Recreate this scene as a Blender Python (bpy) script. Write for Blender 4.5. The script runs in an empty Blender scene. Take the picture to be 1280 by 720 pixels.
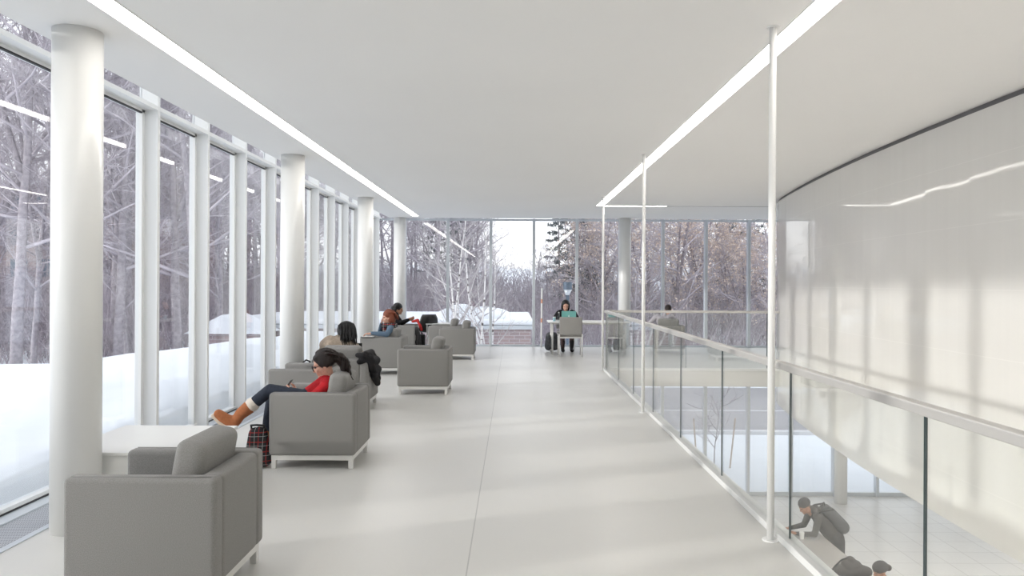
import bpy, bmesh, math, random
import numpy as np
from mathutils import Vector, Matrix, Euler
random.seed(7)
C = bpy.context.scene.collection
PI = math.pi
def R(a): return math.radians(a)

# ------------------------------------------------------------------ materials
def mat(name, col=(.8,.8,.8), rough=.5, metal=0.0, spec=.5, emit=None, noise=None, bump=None, coat=0.0, sheen=0.0):
    """noise=(scale, amount[, detail]) mottles the colour; bump=(scale, strength)"""
    m = bpy.data.materials.new(name); m.use_nodes = True
    nt = m.node_tree; b = nt.nodes['Principled BSDF']
    b.inputs['Base Color'].default_value = (*col, 1); b.inputs['Roughness'].default_value = rough
    b.inputs['Metallic'].default_value = metal; b.inputs['Specular IOR Level'].default_value = spec
    b.inputs['Coat Weight'].default_value = coat; b.inputs['Coat Roughness'].default_value = .08
    b.inputs['Sheen Weight'].default_value = sheen
    if emit:
        b.inputs['Emission Color'].default_value = (*emit[0], 1); b.inputs['Emission Strength'].default_value = emit[1]
    tc = None
    if noise or bump:
        tc = nt.nodes.new('ShaderNodeTexCoord')
    if noise:
        n = nt.nodes.new('ShaderNodeTexNoise'); n.inputs['Scale'].default_value = noise[0]
        n.inputs['Detail'].default_value = noise[2] if len(noise) > 2 else 4
        r = nt.nodes.new('ShaderNodeValToRGB')
        a = noise[1]
        r.color_ramp.elements[0].position = .3; r.color_ramp.elements[1].position = .7
        r.color_ramp.elements[0].color = (*[c*(1-a) for c in col], 1)
        r.color_ramp.elements[1].color = (*[min(1, c*(1+a)) for c in col], 1)
        nt.links.new(tc.outputs['Object'], n.inputs['Vector']); nt.links.new(n.outputs['Fac'], r.inputs['Fac'])
        nt.links.new(r.outputs['Color'], b.inputs['Base Color'])
    if bump:
        n2 = nt.nodes.new('ShaderNodeTexNoise'); n2.inputs['Scale'].default_value = bump[0]; n2.inputs['Detail'].default_value = 3
        bp = nt.nodes.new('ShaderNodeBump'); bp.inputs['Strength'].default_value = bump[1]; bp.inputs['Distance'].default_value = .01
        nt.links.new(tc.outputs['Object'], n2.inputs['Vector']); nt.links.new(n2.outputs['Fac'], bp.inputs['Height'])
        nt.links.new(bp.outputs['Normal'], b.inputs['Normal'])
    return m

def node(nt, typ, **kw):
    n = nt.nodes.new(typ)
    for k, v in kw.items(): setattr(n, k, v)
    return n
def mth(nt, op, a, b=None):
    n = nt.nodes.new('ShaderNodeMath'); n.operation = op
    for i, v in enumerate((a, b)):
        if v is None: continue
        if isinstance(v, (int, float)): n.inputs[i].default_value = v
        else: nt.links.new(v, n.inputs[i])
    return n.outputs[0]

def glass_mat(name, f0, tint):
    m = bpy.data.materials.new(name); m.use_nodes = True
    nt = m.node_tree; nt.nodes.clear()
    out = node(nt, 'ShaderNodeOutputMaterial'); mix = node(nt, 'ShaderNodeMixShader')
    tr = node(nt, 'ShaderNodeBsdfTransparent'); gl = node(nt, 'ShaderNodeBsdfGlossy')
    tr.inputs['Color'].default_value = (*tint, 1); gl.inputs['Roughness'].default_value = .0
    gl.inputs['Color'].default_value = (1,1,1,1)
    g = node(nt, 'ShaderNodeNewGeometry')
    d = node(nt, 'ShaderNodeVectorMath', operation='DOT_PRODUCT')
    nt.links.new(g.outputs['Incoming'], d.inputs[0]); nt.links.new(g.outputs['Normal'], d.inputs[1])
    c = mth(nt, 'ABSOLUTE', d.outputs['Value'])
    p = mth(nt, 'POWER', mth(nt, 'SUBTRACT', 1.0, c), 5.0)
    f = mth(nt, 'ADD', mth(nt, 'MULTIPLY', p, (1-f0)*.8), f0)
    nt.links.new(f, mix.inputs[0]); nt.links.new(tr.outputs[0], mix.inputs[1]); nt.links.new(gl.outputs[0], mix.inputs[2])
    nt.links.new(mix.outputs[0], out.inputs[0])
    return m

M = {}
M['ceiling'] = mat('white plaster ceiling', (.90,.895,.885), .8, noise=(.6,.01))
M['white'] = mat('white paint', (.84,.84,.83), .35)
M['column'] = mat('white column paint', (.80,.80,.785), .3, noise=(3,.01))
M['frame'] = mat('white window frame', (.85,.86,.86), .4)
M['steel'] = mat('light grey aluminium', (.62,.66,.70), .35, .3)
M['gasket'] = mat('black rubber gasket', (.02,.02,.025), .6)
M['glass'] = glass_mat('clear window glass', .045, (.955,.97,.985))
M['railglass'] = glass_mat('clear railing glass', .05, (.975,.985,.98))
M['edge'] = mat('dark glass edge', (.05,.08,.085), .3)
M['lamp'] = mat('strip light diffuser', (1,1,1), .5, emit=((1.0,.955,.895), 7.5))
M['lowfill'] = mat('lower level fill glow', (1,1,1), .5, emit=((1.0,.955,.90), 17.0))  # glow for the added, unseen lower level fill lights
M['gap'] = mat('dark shadow gap', (.16,.155,.16), .9)
M['fabric'] = mat('grey woven wool', (.255,.248,.238), .95, spec=.15, noise=(260,.16,2), bump=(420,.35), sheen=.15)
M['piping'] = mat('grey seam piping', (.25,.245,.24), .95, spec=.1)
M['legmetal'] = mat('white powder coated steel', (.72,.71,.69), .3, .2)
M['rail'] = mat('pale grey brushed rail', (.56,.545,.525), .35, .2)
M['tablewhite'] = mat('white laminate', (.83,.83,.81), .3)
M['counter'] = mat('light grey counter laminate', (.40,.385,.37), .25)
M['chairgrey'] = mat('grey mesh upholstery', (.30,.29,.275), .8, noise=(300,.1))
M['snow'] = mat('snow', (.82,.845,.88), .75, spec=.3, noise=(1.2,.03), bump=(2.0,.5))
M['bark'] = mat('grey bark', (.34,.31,.335), .95, spec=.1, noise=(6,.25))  # lightened so that the outdoor haze sits in the bark colour
M['twig'] = mat('grey mauve twigs', (.50,.46,.50), .95, spec=.1, noise=(2,.2))  # pale tone carries the haze of the woods as colour
M['darkbark'] = mat('dark brown bark', (.27,.235,.25), .95, spec=.1, noise=(6,.3))
M['brush'] = mat('brown brush stems', (.40,.36,.39), .95, spec=.1, noise=(1,.35))
M['leaf'] = mat('tan dry leaves', (.70,.57,.48), .9, spec=.1, noise=(.8,.3))
M['needle'] = mat('dark conifer needles', (.15,.175,.18), .9, spec=.1, noise=(1.5,.3))
M['asphalt'] = mat('grey asphalt', (.30,.295,.32), .9, noise=(1.5,.12))
M['kerb'] = mat('pale concrete kerb', (.66,.66,.68), .9)
M['grey'] = mat('mid grey plastic', (.3,.3,.31), .6)
M['lampblue'] = mat('slate blue metal', (.10,.14,.19), .5, .3)
M['wood'] = mat('pale wood', (.55,.42,.32), .6, noise=(12,.15))
M['black'] = mat('black nylon', (.018,.018,.02), .8, noise=(40,.3))
M['blackshell'] = mat('black plastic shell', (.03,.03,.03), .35)
M['red'] = mat('red cloth', (.55,.03,.03), .85, noise=(30,.15))
M['teal'] = mat('teal laptop cover', (.19,.47,.44), .45)
M['mark'] = mat('white emblem', (.9,.92,.92), .4)
M['greypack'] = mat('dark grey backpack nylon', (.075,.078,.085), .75, noise=(30,.25))
M['paper'] = mat('white paper', (.82,.82,.80), .7)
M['orange'] = mat('orange reflective band', (.72,.38,.26), .6)
M['bluecup'] = mat('pale blue cup', (.35,.55,.62), .5)
M['chrome'] = mat('chrome steel', (.65,.65,.66), .18, 1.0)
# people
for n, c in (('skinlight',(.62,.36,.27)),('skinmid',(.42,.22,.14)),('skindark',(.23,.115,.07)),
             ('jeans',(.028,.034,.05)),('redtop',(.42,.012,.018)),('beige',(.44,.36,.29)),('denim',(.10,.15,.21)),
             ('blackcoat',(.017,.016,.018)),('lilac',(.45,.42,.47)),('darkcoat',(.075,.07,.068)),('bootbrown',(.36,.13,.055)),
             ('darkpants',(.06,.058,.06)),('patterned',(.06,.04,.04))):
    M[n] = mat(n+' cloth' if not n.startswith('skin') else n, c, .85 if not n.startswith('skin') else .55, spec=.25, noise=(45,.12), bump=(60,.2))
M['fleece'] = mat('cream fleece lining', (.75,.68,.6), .95, bump=(150,.8))
M['sole'] = mat('pale rubber sole', (.6,.5,.4), .8)
M['eye'] = mat('dark eye', (.02,.015,.012), .2)
def hair_mat(name, c):
    m = mat(name, c, .45, spec=.35)
    nt = m.node_tree; b = nt.nodes['Principled BSDF']
    tc = node(nt,'ShaderNodeTexCoord'); mp = node(nt,'ShaderNodeMapping'); mp.inputs['Scale'].default_value = (140,140,12)
    n = node(nt,'ShaderNodeTexNoise'); n.inputs['Scale'].default_value = 1; bp = node(nt,'ShaderNodeBump')
    bp.inputs['Strength'].default_value=.7; bp.inputs['Distance'].default_value=.01
    nt.links.new(tc.outputs['Object'], mp.inputs[0]); nt.links.new(mp.outputs[0], n.inputs['Vector'])
    nt.links.new(n.outputs['Fac'], bp.inputs['Height']); nt.links.new(bp.outputs['Normal'], b.inputs['Normal'])
    return m
M['hairdark'] = hair_mat('dark brown hair', (.022,.014,.012))
M['hairblack'] = hair_mat('black hair', (.010,.009,.010))
M['hairred'] = hair_mat('auburn hair', (.22,.06,.03))

def floor_mat():
    m = mat('polished pale concrete floor', (.70,.685,.655), .32, spec=.4)
    nt = m.node_tree; b = nt.nodes['Principled BSDF']
    tc = node(nt,'ShaderNodeTexCoord'); sx = node(nt,'ShaderNodeSeparateXYZ'); nt.links.new(tc.outputs['Object'], sx.inputs[0])
    n1 = node(nt,'ShaderNodeTexNoise'); n1.inputs['Scale'].default_value=.9; n1.inputs['Detail'].default_value=6
    n2 = node(nt,'ShaderNodeTexNoise'); n2.inputs['Scale'].default_value=90; n2.inputs['Detail'].default_value=2
    for n in (n1,n2): nt.links.new(tc.outputs['Object'], n.inputs['Vector'])
    v = mth(nt,'ADD', mth(nt,'MULTIPLY', n1.outputs['Fac'], .10), mth(nt,'MULTIPLY', n2.outputs['Fac'], .05))
    v = mth(nt,'ADD', v, .925)
    line = mth(nt,'LESS_THAN', mth(nt,'ABSOLUTE', mth(nt,'ADD', sx.outputs['X'], .252)), .004)
    cy = mth(nt,'ABSOLUTE', mth(nt,'SUBTRACT', mth(nt,'FRACT', mth(nt,'DIVIDE', mth(nt,'ADD', sx.outputs['Y'], 40.2), 9.4)), .5))
    line2 = mth(nt,'LESS_THAN', cy, .0003)
    dark = mth(nt,'SUBTRACT', 1.0, mth(nt,'MULTIPLY', mth(nt,'MAXIMUM', line, line2), .32))
    v = mth(nt,'MULTIPLY', v, dark)
    mx = node(nt,'ShaderNodeVectorMath', operation='SCALE'); mx.inputs[0].default_value=(.67,.66,.632)
    nt.links.new(v, mx.inputs['Scale']); nt.links.new(mx.outputs[0], b.inputs['Base Color'])
    r = mth(nt,'ADD', mth(nt,'MULTIPLY', n1.outputs['Fac'], .15), .25); nt.links.new(r, b.inputs['Roughness'])
    return m
M['floor'] = floor_mat()
def tile_mat():
    m = mat('pale square floor tiles', (.66,.64,.61), .3, spec=.4)
    nt = m.node_tree; b = nt.nodes['Principled BSDF']
    tc = node(nt,'ShaderNodeTexCoord'); br = node(nt,'ShaderNodeTexBrick')
    br.offset = 0; br.inputs['Scale'].default_value = 1
    br.inputs['Brick Width'].default_value=.6; br.inputs['Row Height'].default_value=.6; br.inputs['Mortar Size'].default_value=.006
    br.inputs['Color1'].default_value=(.70,.685,.66,1); br.inputs['Color2'].default_value=(.67,.655,.63,1); br.inputs['Mortar'].default_value=(.42,.40,.37,1)
    nt.links.new(tc.outputs['Object'], br.inputs['Vector']); nt.links.new(br.outputs['Color'], b.inputs['Base Color'])
    return m
M['tiles'] = tile_mat()
def brick_mat():
    m = mat('mauve brick', (.4,.33,.33), .9)
    nt = m.node_tree; b = nt.nodes['Principled BSDF']
    tc = node(nt,'ShaderNodeTexCoord'); mp = node(nt,'ShaderNodeMapping'); mp.inputs['Rotation'].default_value=(R(90),0,0)
    br = node(nt,'ShaderNodeTexBrick'); br.inputs['Scale'].default_value=1
    br.inputs['Brick Width'].default_value=.42; br.inputs['Row Height'].default_value=.14; br.inputs['Mortar Size'].default_value=.012
    br.inputs['Color1'].default_value=(.36,.27,.27,1); br.inputs['Color2'].default_value=(.30,.24,.25,1); br.inputs['Mortar'].default_value=(.48,.45,.46,1)
    nt.links.new(tc.outputs['Object'], mp.inputs[0]); nt.links.new(mp.outputs[0], br.inputs['Vector']); nt.links.new(br.outputs['Color'], b.inputs['Base Color'])
    return m
M['brick'] = brick_mat()
def wall_mat():
    m = mat('glossy white wall panels', (.78,.77,.75), .05, spec=.28)
    nt = m.node_tree; b = nt.nodes['Principled BSDF']
    tc = node(nt,'ShaderNodeTexCoord'); sx = node(nt,'ShaderNodeSeparateXYZ'); nt.links.new(tc.outputs['Object'], sx.inputs[0])
    zz = mth(nt,'ABSOLUTE', mth(nt,'SUBTRACT', mth(nt,'FRACT', mth(nt,'DIVIDE', mth(nt,'ADD', sx.outputs['Z'], 6.9225), .585)), .5))
    seam = mth(nt,'LESS_THAN', zz, .007)
    yy = mth(nt,'ABSOLUTE', mth(nt,'SUBTRACT', mth(nt,'FRACT', mth(nt,'DIVIDE', mth(nt,'ADD', sx.outputs['Y'], 60), .40)), .5))
    vs = mth(nt,'MULTIPLY', mth(nt,'LESS_THAN', yy, .006), .4)
    mp = node(nt,'ShaderNodeMapping'); mp.inputs['Scale'].default_value=(0,9,.25)
    n = node(nt,'ShaderNodeTexNoise'); n.inputs['Scale'].default_value=1; n.inputs['Detail'].default_value=5
    nt.links.new(tc.outputs['Object'], mp.inputs[0]); nt.links.new(mp.outputs[0], n.inputs['Vector'])
    v = mth(nt,'ADD', .96, mth(nt,'MULTIPLY', n.outputs['Fac'], .06))
    v = mth(nt,'ADD', v, mth(nt,'MULTIPLY', mth(nt,'MAXIMUM', seam, vs), .05))
    mx = node(nt,'ShaderNodeVectorMath', operation='SCALE'); mx.inputs[0].default_value=(.685,.675,.65)
    nt.links.new(v, mx.inputs['Scale']); nt.links.new(mx.outputs[0], b.inputs['Base Color'])
    bp = node(nt,'ShaderNodeBump'); bp.inputs['Strength'].default_value=.02; bp.inputs['Distance'].default_value=.004
    return m
M['drum'] = wall_mat()
def grille_mat():
    m = mat('perforated grey grille', (.5,.52,.55), .4, .4)
    nt = m.node_tree; b = nt.nodes['Principled BSDF']
    tc = node(nt,'ShaderNodeTexCoord'); br = node(nt,'ShaderNodeTexBrick'); br.offset=0
    br.inputs['Scale'].default_value=1; br.inputs['Brick Width'].default_value=.016; br.inputs['Row Height'].default_value=.03; br.inputs['Mortar Size'].default_value=.004
    br.inputs['Color1'].default_value=(.16,.17,.19,1); br.inputs['Color2'].default_value=(.18,.19,.21,1); br.inputs['Mortar'].default_value=(.55,.57,.60,1)
    nt.links.new(tc.outputs['Object'], br.inputs['Vector']); nt.links.new(br.outputs['Color'], b.inputs['Base Color'])
    return m
M['grille'] = grille_mat()
def birch_mat():
    m = mat('white birch bark', (.8,.78,.76), .7)
    nt = m.node_tree; b = nt.nodes['Principled BSDF']
    tc = node(nt,'ShaderNodeTexCoord'); mp = node(nt,'ShaderNodeMapping'); mp.inputs['Scale'].default_value=(3,3,9)
    n = node(nt,'ShaderNodeTexNoise'); n.inputs['Scale'].default_value=1; n.inputs['Detail'].default_value=4
    r = node(nt,'ShaderNodeValToRGB'); r.color_ramp.elements[0].position=.36; r.color_ramp.elements[1].position=.44
    r.color_ramp.elements[0].color=(.12,.1,.1,1); r.color_ramp.elements[1].color=(.8,.78,.77,1)
    nt.links.new(tc.outputs['Object'], mp.inputs[0]); nt.links.new(mp.outputs[0], n.inputs['Vector'])
    nt.links.new(n.outputs['Fac'], r.inputs['Fac']); nt.links.new(r.outputs['Color'], b.inputs['Base Color'])
    return m
M['birch'] = birch_mat()
M['birchtwig'] = mat('pale birch twigs', (.52,.49,.50), .9, noise=(3,.15))
def plaid_mat():
    m = mat('black red and white plaid cloth', (.03,.03,.03), .9)
    nt = m.node_tree; b = nt.nodes['Principled BSDF']
    tc = node(nt,'ShaderNodeTexCoord'); sx = node(nt,'ShaderNodeSeparateXYZ'); nt.links.new(tc.outputs['Object'], sx.inputs[0])
    def stripe(ax, per, off, w):
        return mth(nt,'LESS_THAN', mth(nt,'FRACT', mth(nt,'DIVIDE', mth(nt,'ADD', sx.outputs[ax], 10+off), per)), w)
    rs = mth(nt,'MAXIMUM', stripe('X',.07,.0,.11), stripe('Z',.08,.02,.11))
    ws = mth(nt,'MAXIMUM', stripe('X',.07,.03,.05), stripe('Z',.08,.05,.05))
    m1 = node(nt,'ShaderNodeMix', data_type='RGBA'); m1.inputs['A'].default_value=(.02,.02,.022,1); m1.inputs['B'].default_value=(.24,.025,.025,1)
    m2 = node(nt,'ShaderNodeMix', data_type='RGBA'); m2.inputs['B'].default_value=(.34,.34,.33,1)
    nt.links.new(rs, m1.inputs['Factor']); nt.links.new(ws, m2.inputs['Factor']); nt.links.new(m1.outputs['Result'], m2.inputs['A'])
    nt.links.new(m2.outputs['Result'], b.inputs['Base Color'])
    return m
M['plaid'] = plaid_mat()

# ------------------------------------------------------------------ mesh helpers
def link(name, me, mats, parent=None, smooth=False):
    if not isinstance(mats, (list, tuple)): mats = [mats]
    for m in mats: me.materials.append(M[m] if isinstance(m, str) else m)
    if smooth:
        me.polygons.foreach_set('use_smooth', [True]*len(me.polygons))
    o = bpy.data.objects.new(name, me); C.objects.link(o)
    if parent: o.parent = parent
    return o
def obj(name, bm, m, parent=None, smooth=False):
    me = bpy.data.meshes.new(name); bm.normal_update(); bm.to_mesh(me); bm.free()
    return link(name, me, m, parent, smooth)
def tag(o, label, cat, group=None):
    o['label'] = label; o['category'] = cat
    if group: o['group'] = group
    return o
def thing(name, label, cat, loc=(0,0,0), rz=0, group=None):
    o = bpy.data.objects.new(name, None); C.objects.link(o); o.empty_display_size = .1
    o.location = loc; o.rotation_euler = (0,0,rz)
    return tag(o, label, cat, group)
def struct(o, kind='structure'):
    o['kind'] = kind; return o
def add_box(bm, x0,x1,y0,y1,z0,z1, bev=0, seg=3, mtx=None):
    t = bmesh.new()
    bmesh.ops.create_cube(t, size=1)
    for v in t.verts: v.co = ((v.co.x+.5)*(x1-x0)+x0, (v.co.y+.5)*(y1-y0)+y0, (v.co.z+.5)*(z1-z0)+z0)
    if bev: bmesh.ops.bevel(t, geom=t.edges[:], offset=bev, segments=seg, affect='EDGES', profile=.5)
    if mtx: bmesh.ops.transform(t, matrix=mtx, verts=t.verts)
    me = bpy.data.meshes.new('t'); t.to_mesh(me); t.free(); bm.from_mesh(me); bpy.data.meshes.remove(me)
    return bm
def box(*a, **k): return add_box(bmesh.new(), *a, **k)
def add_cyl(bm, p0, p1, r0, r1=None, n=16):
    r1 = r0 if r1 is None else r1
    p0, p1 = Vector(p0), Vector(p1); d = p1-p0
    q = d.to_track_quat('Z','Y').to_matrix().to_4x4(); q.translation = (p0+p1)/2
    bmesh.ops.create_cone(bm, cap_ends=True, segments=n, radius1=r0, radius2=r1, depth=d.length, matrix=q)
    return bm
def cyl(*a, **k): return add_cyl(bmesh.new(), *a, **k)
def tube_into(V, F, pts, rad, sides):
    pts = [Vector(p) for p in pts]; n = len(pts); base = len(V)
    up = Vector((.31,.17,.93))
    for i, p in enumerate(pts):
        d = (pts[min(i+1,n-1)]-pts[max(i-1,0)]).normalized()
        a = d.cross(up)
        if a.length < .05: a = d.cross(Vector((1,0,0)))
        a.normalize(); b = d.cross(a)
        for k in range(sides):
            t = 2*PI*k/sides; V.append(p+(a*math.cos(t)+b*math.sin(t))*rad[i])
    for i in range(n-1):
        for k in range(sides):
            k2=(k+1)%sides
            F.append((base+i*sides+k, base+i*sides+k2, base+(i+1)*sides+k2, base+(i+1)*sides+k))
    F.append(tuple(base+k for k in range(sides))[::-1]); F.append(tuple(base+(n-1)*sides+k for k in range(sides)))
def mesh_vf(name, V, F):
    me = bpy.data.meshes.new(name); me.from_pydata([tuple(v) for v in V], [], F); me.update(); return me
def tube(name, pts, rad, m, parent=None, sides=10):
    V, F = [], []
    if isinstance(rad, (int,float)): rad = [rad]*len(pts)
    tube_into(V, F, pts, rad, sides); return link(name, mesh_vf(name,V,F), m, parent, True)
def prism(bm, outline, z0, z1):
    vs0 = [bm.verts.new((x,y,z0)) for x,y in outline]; vs1 = [bm.verts.new((x,y,z1)) for x,y in outline]
    n = len(outline)
    for i in range(n): bm.faces.new((vs0[i], vs0[(i+1)%n], vs1[(i+1)%n], vs1[i]))
    bm.faces.new(vs0[::-1]); bm.faces.new(vs1)
    bmesh.ops.recalc_face_normals(bm, faces=bm.faces)
    return bm
def copy_tree(o, loc, rz, label=None, group=None):
    c = o.copy(); C.objects.link(c); c.location = loc; c.rotation_euler = (0,0,rz)
    if label: c['label'] = label
    if group: c['group'] = group
    for ch in o.children:
        k = ch.copy(); C.objects.link(k); k.parent = c
        for g in ch.children:
            d = g.copy(); C.objects.link(d); d.parent = k
    return c

# ------------------------------------------------------------------ constants of the place
CEIL = 3.21; LOW = -3.75; GX = -3.49; BY = 19.0; RAILX = 1.70; RAILY = 13.8; ROOF = 3.95; BACK = -9.0; RX = 13.5
SUNDIR = Vector((1.0, .41, -.207))

# ------------------------------------------------------------------ camera and light
cam = bpy.data.cameras.new('camera'); co = bpy.data.objects.new('camera', cam); C.objects.link(co)
co.location = (0,0,1.6); co.rotation_euler = (R(90), R(-.28), 0)
cam.sensor_width = 36; cam.lens = 935/1280*36; cam.shift_x = -2/1280; cam.shift_y = -6/1280
cam.clip_start = .05; cam.clip_end = 400
bpy.context.scene.camera = co
sun = bpy.data.lights.new('sun','SUN'); so = bpy.data.objects.new('sun', sun); C.objects.link(so)
so.rotation_euler = SUNDIR.to_track_quat('-Z','Y').to_euler(); sun.energy = 1.75; sun.angle = R(1.6); sun.color = (1,.95,.88)
so.location = (-20,-5,12)
w = bpy.data.worlds.new('sky'); bpy.context.scene.world = w; w.use_nodes = True
nt = w.node_tree; bg = nt.nodes['Background']
tc = node(nt,'ShaderNodeTexCoord'); sx = node(nt,'ShaderNodeSeparateXYZ'); nt.links.new(tc.outputs['Generated'], sx.inputs[0])
rp = node(nt,'ShaderNodeValToRGB'); nt.links.new(sx.outputs['Z'], rp.inputs['Fac'])
rp.color_ramp.elements[0].position = .0; rp.color_ramp.elements[0].color = (.97,.955,.945,1)
rp.color_ramp.elements[1].position = .8; rp.color_ramp.elements[1].color = (.84,.88,.95,1)
nt.links.new(rp.outputs['Color'], bg.inputs['Color']); bg.inputs['Strength'].default_value = 1.62
sc = bpy.context.scene
sc.view_settings.view_transform = 'Standard'; sc.view_settings.look = 'None'; sc.view_settings.gamma = 1
sc.view_settings.use_curve_mapping = False; sc.view_settings.exposure = 0.24
try:
    cy = sc.cycles; cy.max_bounces = 14; cy.diffuse_bounces = 6; cy.glossy_bounces = 5; cy.transparent_max_bounces = 40
    cy.sample_clamp_indirect = 6; cy.caustics_reflective = False; cy.caustics_refractive = False
except Exception: pass

# ------------------------------------------------------------------ drum outline
def drum_x(y): return 4.107 + (y-5)**2/(2*48)
def drum_outline():
    rnd = random.Random(3)
    pts = []; y = BACK+.2
    while y < 14.05:
        pts.append((drum_x(y) + rnd.uniform(-.0024,.0024), y)); y += .40
    x0, y0 = pts[-1]
    pts += [(x0+.10,y0+.38),(x0+.26,y0+.72),(x0+.50,y0+1.02),(x0+.85,y0+1.28),(x0+1.3,y0+1.42),(x0+1.9,y0+1.45),(x0+4,y0+1.3),(RX-.1,y0+.6)]
    pts += [(RX-.1, BACK+.2)]
    return pts
DR = drum_outline()

# ------------------------------------------------------------------ shell
# upper floor slab (L shaped: walkway and the far landing)
fl = [(-3.0,BACK),(RAILX+.06,BACK),(RAILX+.06,RAILY),(RX,RAILY),(RX,BY-.08),(-3.0,BY-.08)]
struct(obj('floor', prism(bmesh.new(), fl, -.29, 0), 'floor'))
struct(obj('floor_slab_left', box(GX-.15,-3.0,BACK,BY-.08,-.29,-.012), 'white'))
struct(obj('lower_floor', box(GX,RX,BACK,BY,LOW-.25,LOW), 'tiles'))
struct(obj('lower_wall_left', box(GX-.1,GX+.1,BACK,BY,LOW,-.29), 'white'))
# ceiling: hung slab that stops short of the glass, hole where the drum passes is simply covered by the drum
struct(obj('ceiling', box(-3.1,RX,BACK,18.58,CEIL,CEIL+.3), 'ceiling'))
struct(obj('roof', box(GX-.9,RX,BACK,BY+.5,ROOF,ROOF+.3), 'white'))  # left overhang is added, unseen, to shade the snow by the glass
struct(obj('wall_back', box(GX-.15,RX+.2,BACK-.2,BACK,LOW,ROOF+.3), 'white'))
struct(obj('wall_far_right', box(RX,RX+.2,BACK,BY+.1,LOW,ROOF+.3), 'white'))
struct(obj('wall_right', prism(bmesh.new(), DR, -.64, CEIL-.055), 'drum'))
DG = [(x+.02 if i < len(DR)-9 else x, y) for i,(x,y) in enumerate(DR)]
struct(obj('trim_1', prism(bmesh.new(), [(x+.03,y-.0) for x,y in DR[:-2]]+[(RX-.1,DR[-2][1]),(RX-.1,BACK+.2)], CEIL-.055, CEIL), 'gap'))  # dark strip: shade of the open slot above the drum put in as colour
# ceiling joint across the landing
struct(obj('trim_2', box(3.15,5.3,15.48,15.51,CEIL-.003,CEIL+.01), 'gap'))
# floor grille strip by the left glass
struct(obj('trim_3', box(-3.05,-3.0,BACK,BY-.1,-.012,.006, bev=.002, seg=1), 'steel'))
struct(obj('trim_4', box(-3.33,-3.05,BACK,BY-.1,-.03,.001), 'grille'))
struct(obj('trim_5', box(GX+.04,-3.33,BACK,BY-.1,-.03,.012, bev=.003, seg=1), 'steel'))
# concrete fascia at the far landing edge, thin base by the back glass
struct(obj('baseboard_far', box(-3.3,RX,BY-.1,BY-.03,-.29,.012), 'steel'))
struct(obj('baseboard_lower', box(RAILX,RX,BY-.08,BY+.02,LOW,LOW+.10), 'steel'))

wn = 0
def left_window(y0, y1):
    global wn; wn += 1
    bm = bmesh.new()                                    # white frame around the pane
    x0, x1 = GX-.04, GX+.02
    add_box(bm, x0,x1, y0+.05,y0+.09, 0,CEIL-.005); add_box(bm, x0,x1, y1-.045,y1, 0,CEIL-.005)
    add_box(bm, x0,x1+.02, y0+.05,y1, -.02,.05); add_box(bm, x0,x1, y0+.05,y1, CEIL-.03,CEIL+.0)
    f = struct(obj('window_%d' % wn, bm, 'frame'))
    obj('mullion', box(GX-.03,-3.345,y0,y0+.05,-.012,ROOF, bev=.004, seg=1), 'frame', f)
    obj('transom', box(GX-.04,-3.345,y0+.05,y1,CEIL-.004,CEIL+.036), 'frame', f)
    obj('pane', box(GX-.016,GX-.004,y0+.09,y1-.045,.05,CEIL-.03), 'glass', f)
    obj('clerestory_pane', box(GX-.016,GX-.004,y0+.05,y1,CEIL+.036,ROOF), 'glass', f)
    obj('gasket', box(GX+.0,GX+.024,y0+.09,y1-.045,CEIL-.042,CEIL-.03), 'gasket', f)
    obj('sill', box(GX-.02,GX+.05,y0+.05,y1,.012,.022), 'gasket', f)
k0 = 7.02
for k in range(-14, 11):
    y0 = k0+1.155*k; y1 = min(y0+1.155, BY-.05)
    if y1-y0 > .3: left_window(y0, y1)
def back_window(x0, x1, z0, z1, upper):
    global wn; wn += 1
    bm = bmesh.new(); y0, y1 = BY-.03, BY+.03
    add_box(bm, x0+.0,x0+.03, y0,y1, z0,z1); add_box(bm, x1-.03,x1, y0,y1, z0,z1)
    add_box(bm, x0+.03,x1-.03, y0,y1, z0,z0+.04); add_box(bm, x0+.03,x1-.03, y0,y1, z1-.05,z1)
    f = struct(obj('window_%d' % wn, bm, 'steel'))
    obj('pane', box(x0+.03,x1-.03,BY-.006,BY+.006,z0+.04,z1-.05), 'glass', f)
    obj('mullion', box(x0-.035,x0+.035,BY-.13,BY-.03,z0,z1, bev=.004, seg=1), 'steel', f)
    if upper: obj('clerestory_pane', box(x0,x1,BY-.006,BY+.006,z1,ROOF), 'glass', f)
bx = [(560-642)/935*19+1.088*k for k in range(-1,14)]
bx = [GX+.03]+[b for b in bx if b > GX+.4]
for a, b in zip(bx[:-1], bx[1:]):
    back_window(a, b, 0, CEIL+.02, True)
for a, b in zip(bx[:-1], bx[1:]):
    if b > 1.0: back_window(a, b, LOW, -.29, False)
# spandrel edge of slab at the back glass
struct(obj('fascia_back', box(GX,RX,BY-.03,BY+.03,-.29,0), 'steel'))
struct(obj('corner_post', box(GX-.06,GX+.05,BY-.05,BY+.06,LOW,ROOF), 'frame'))

# ------------------------------------------------------------------ columns
def column(x, y, z0, r=.148, top=CEIL):
    bm = cyl((x,y,z0),(x,y,top), r, n=48)
    o = obj('column', bm, 'column', smooth=False)
    for p in o.data.polygons: p.use_smooth = abs(p.normal.z) < .5
    return struct(o)
for y in (0.1, 4.83, 9.53, 14.2, 18.5): column(-2.82, y, 0)
column(2.74, 18.45, 0)
for x in (2.74, 8.05): column(x, 18.35, LOW, top=-.29)

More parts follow.
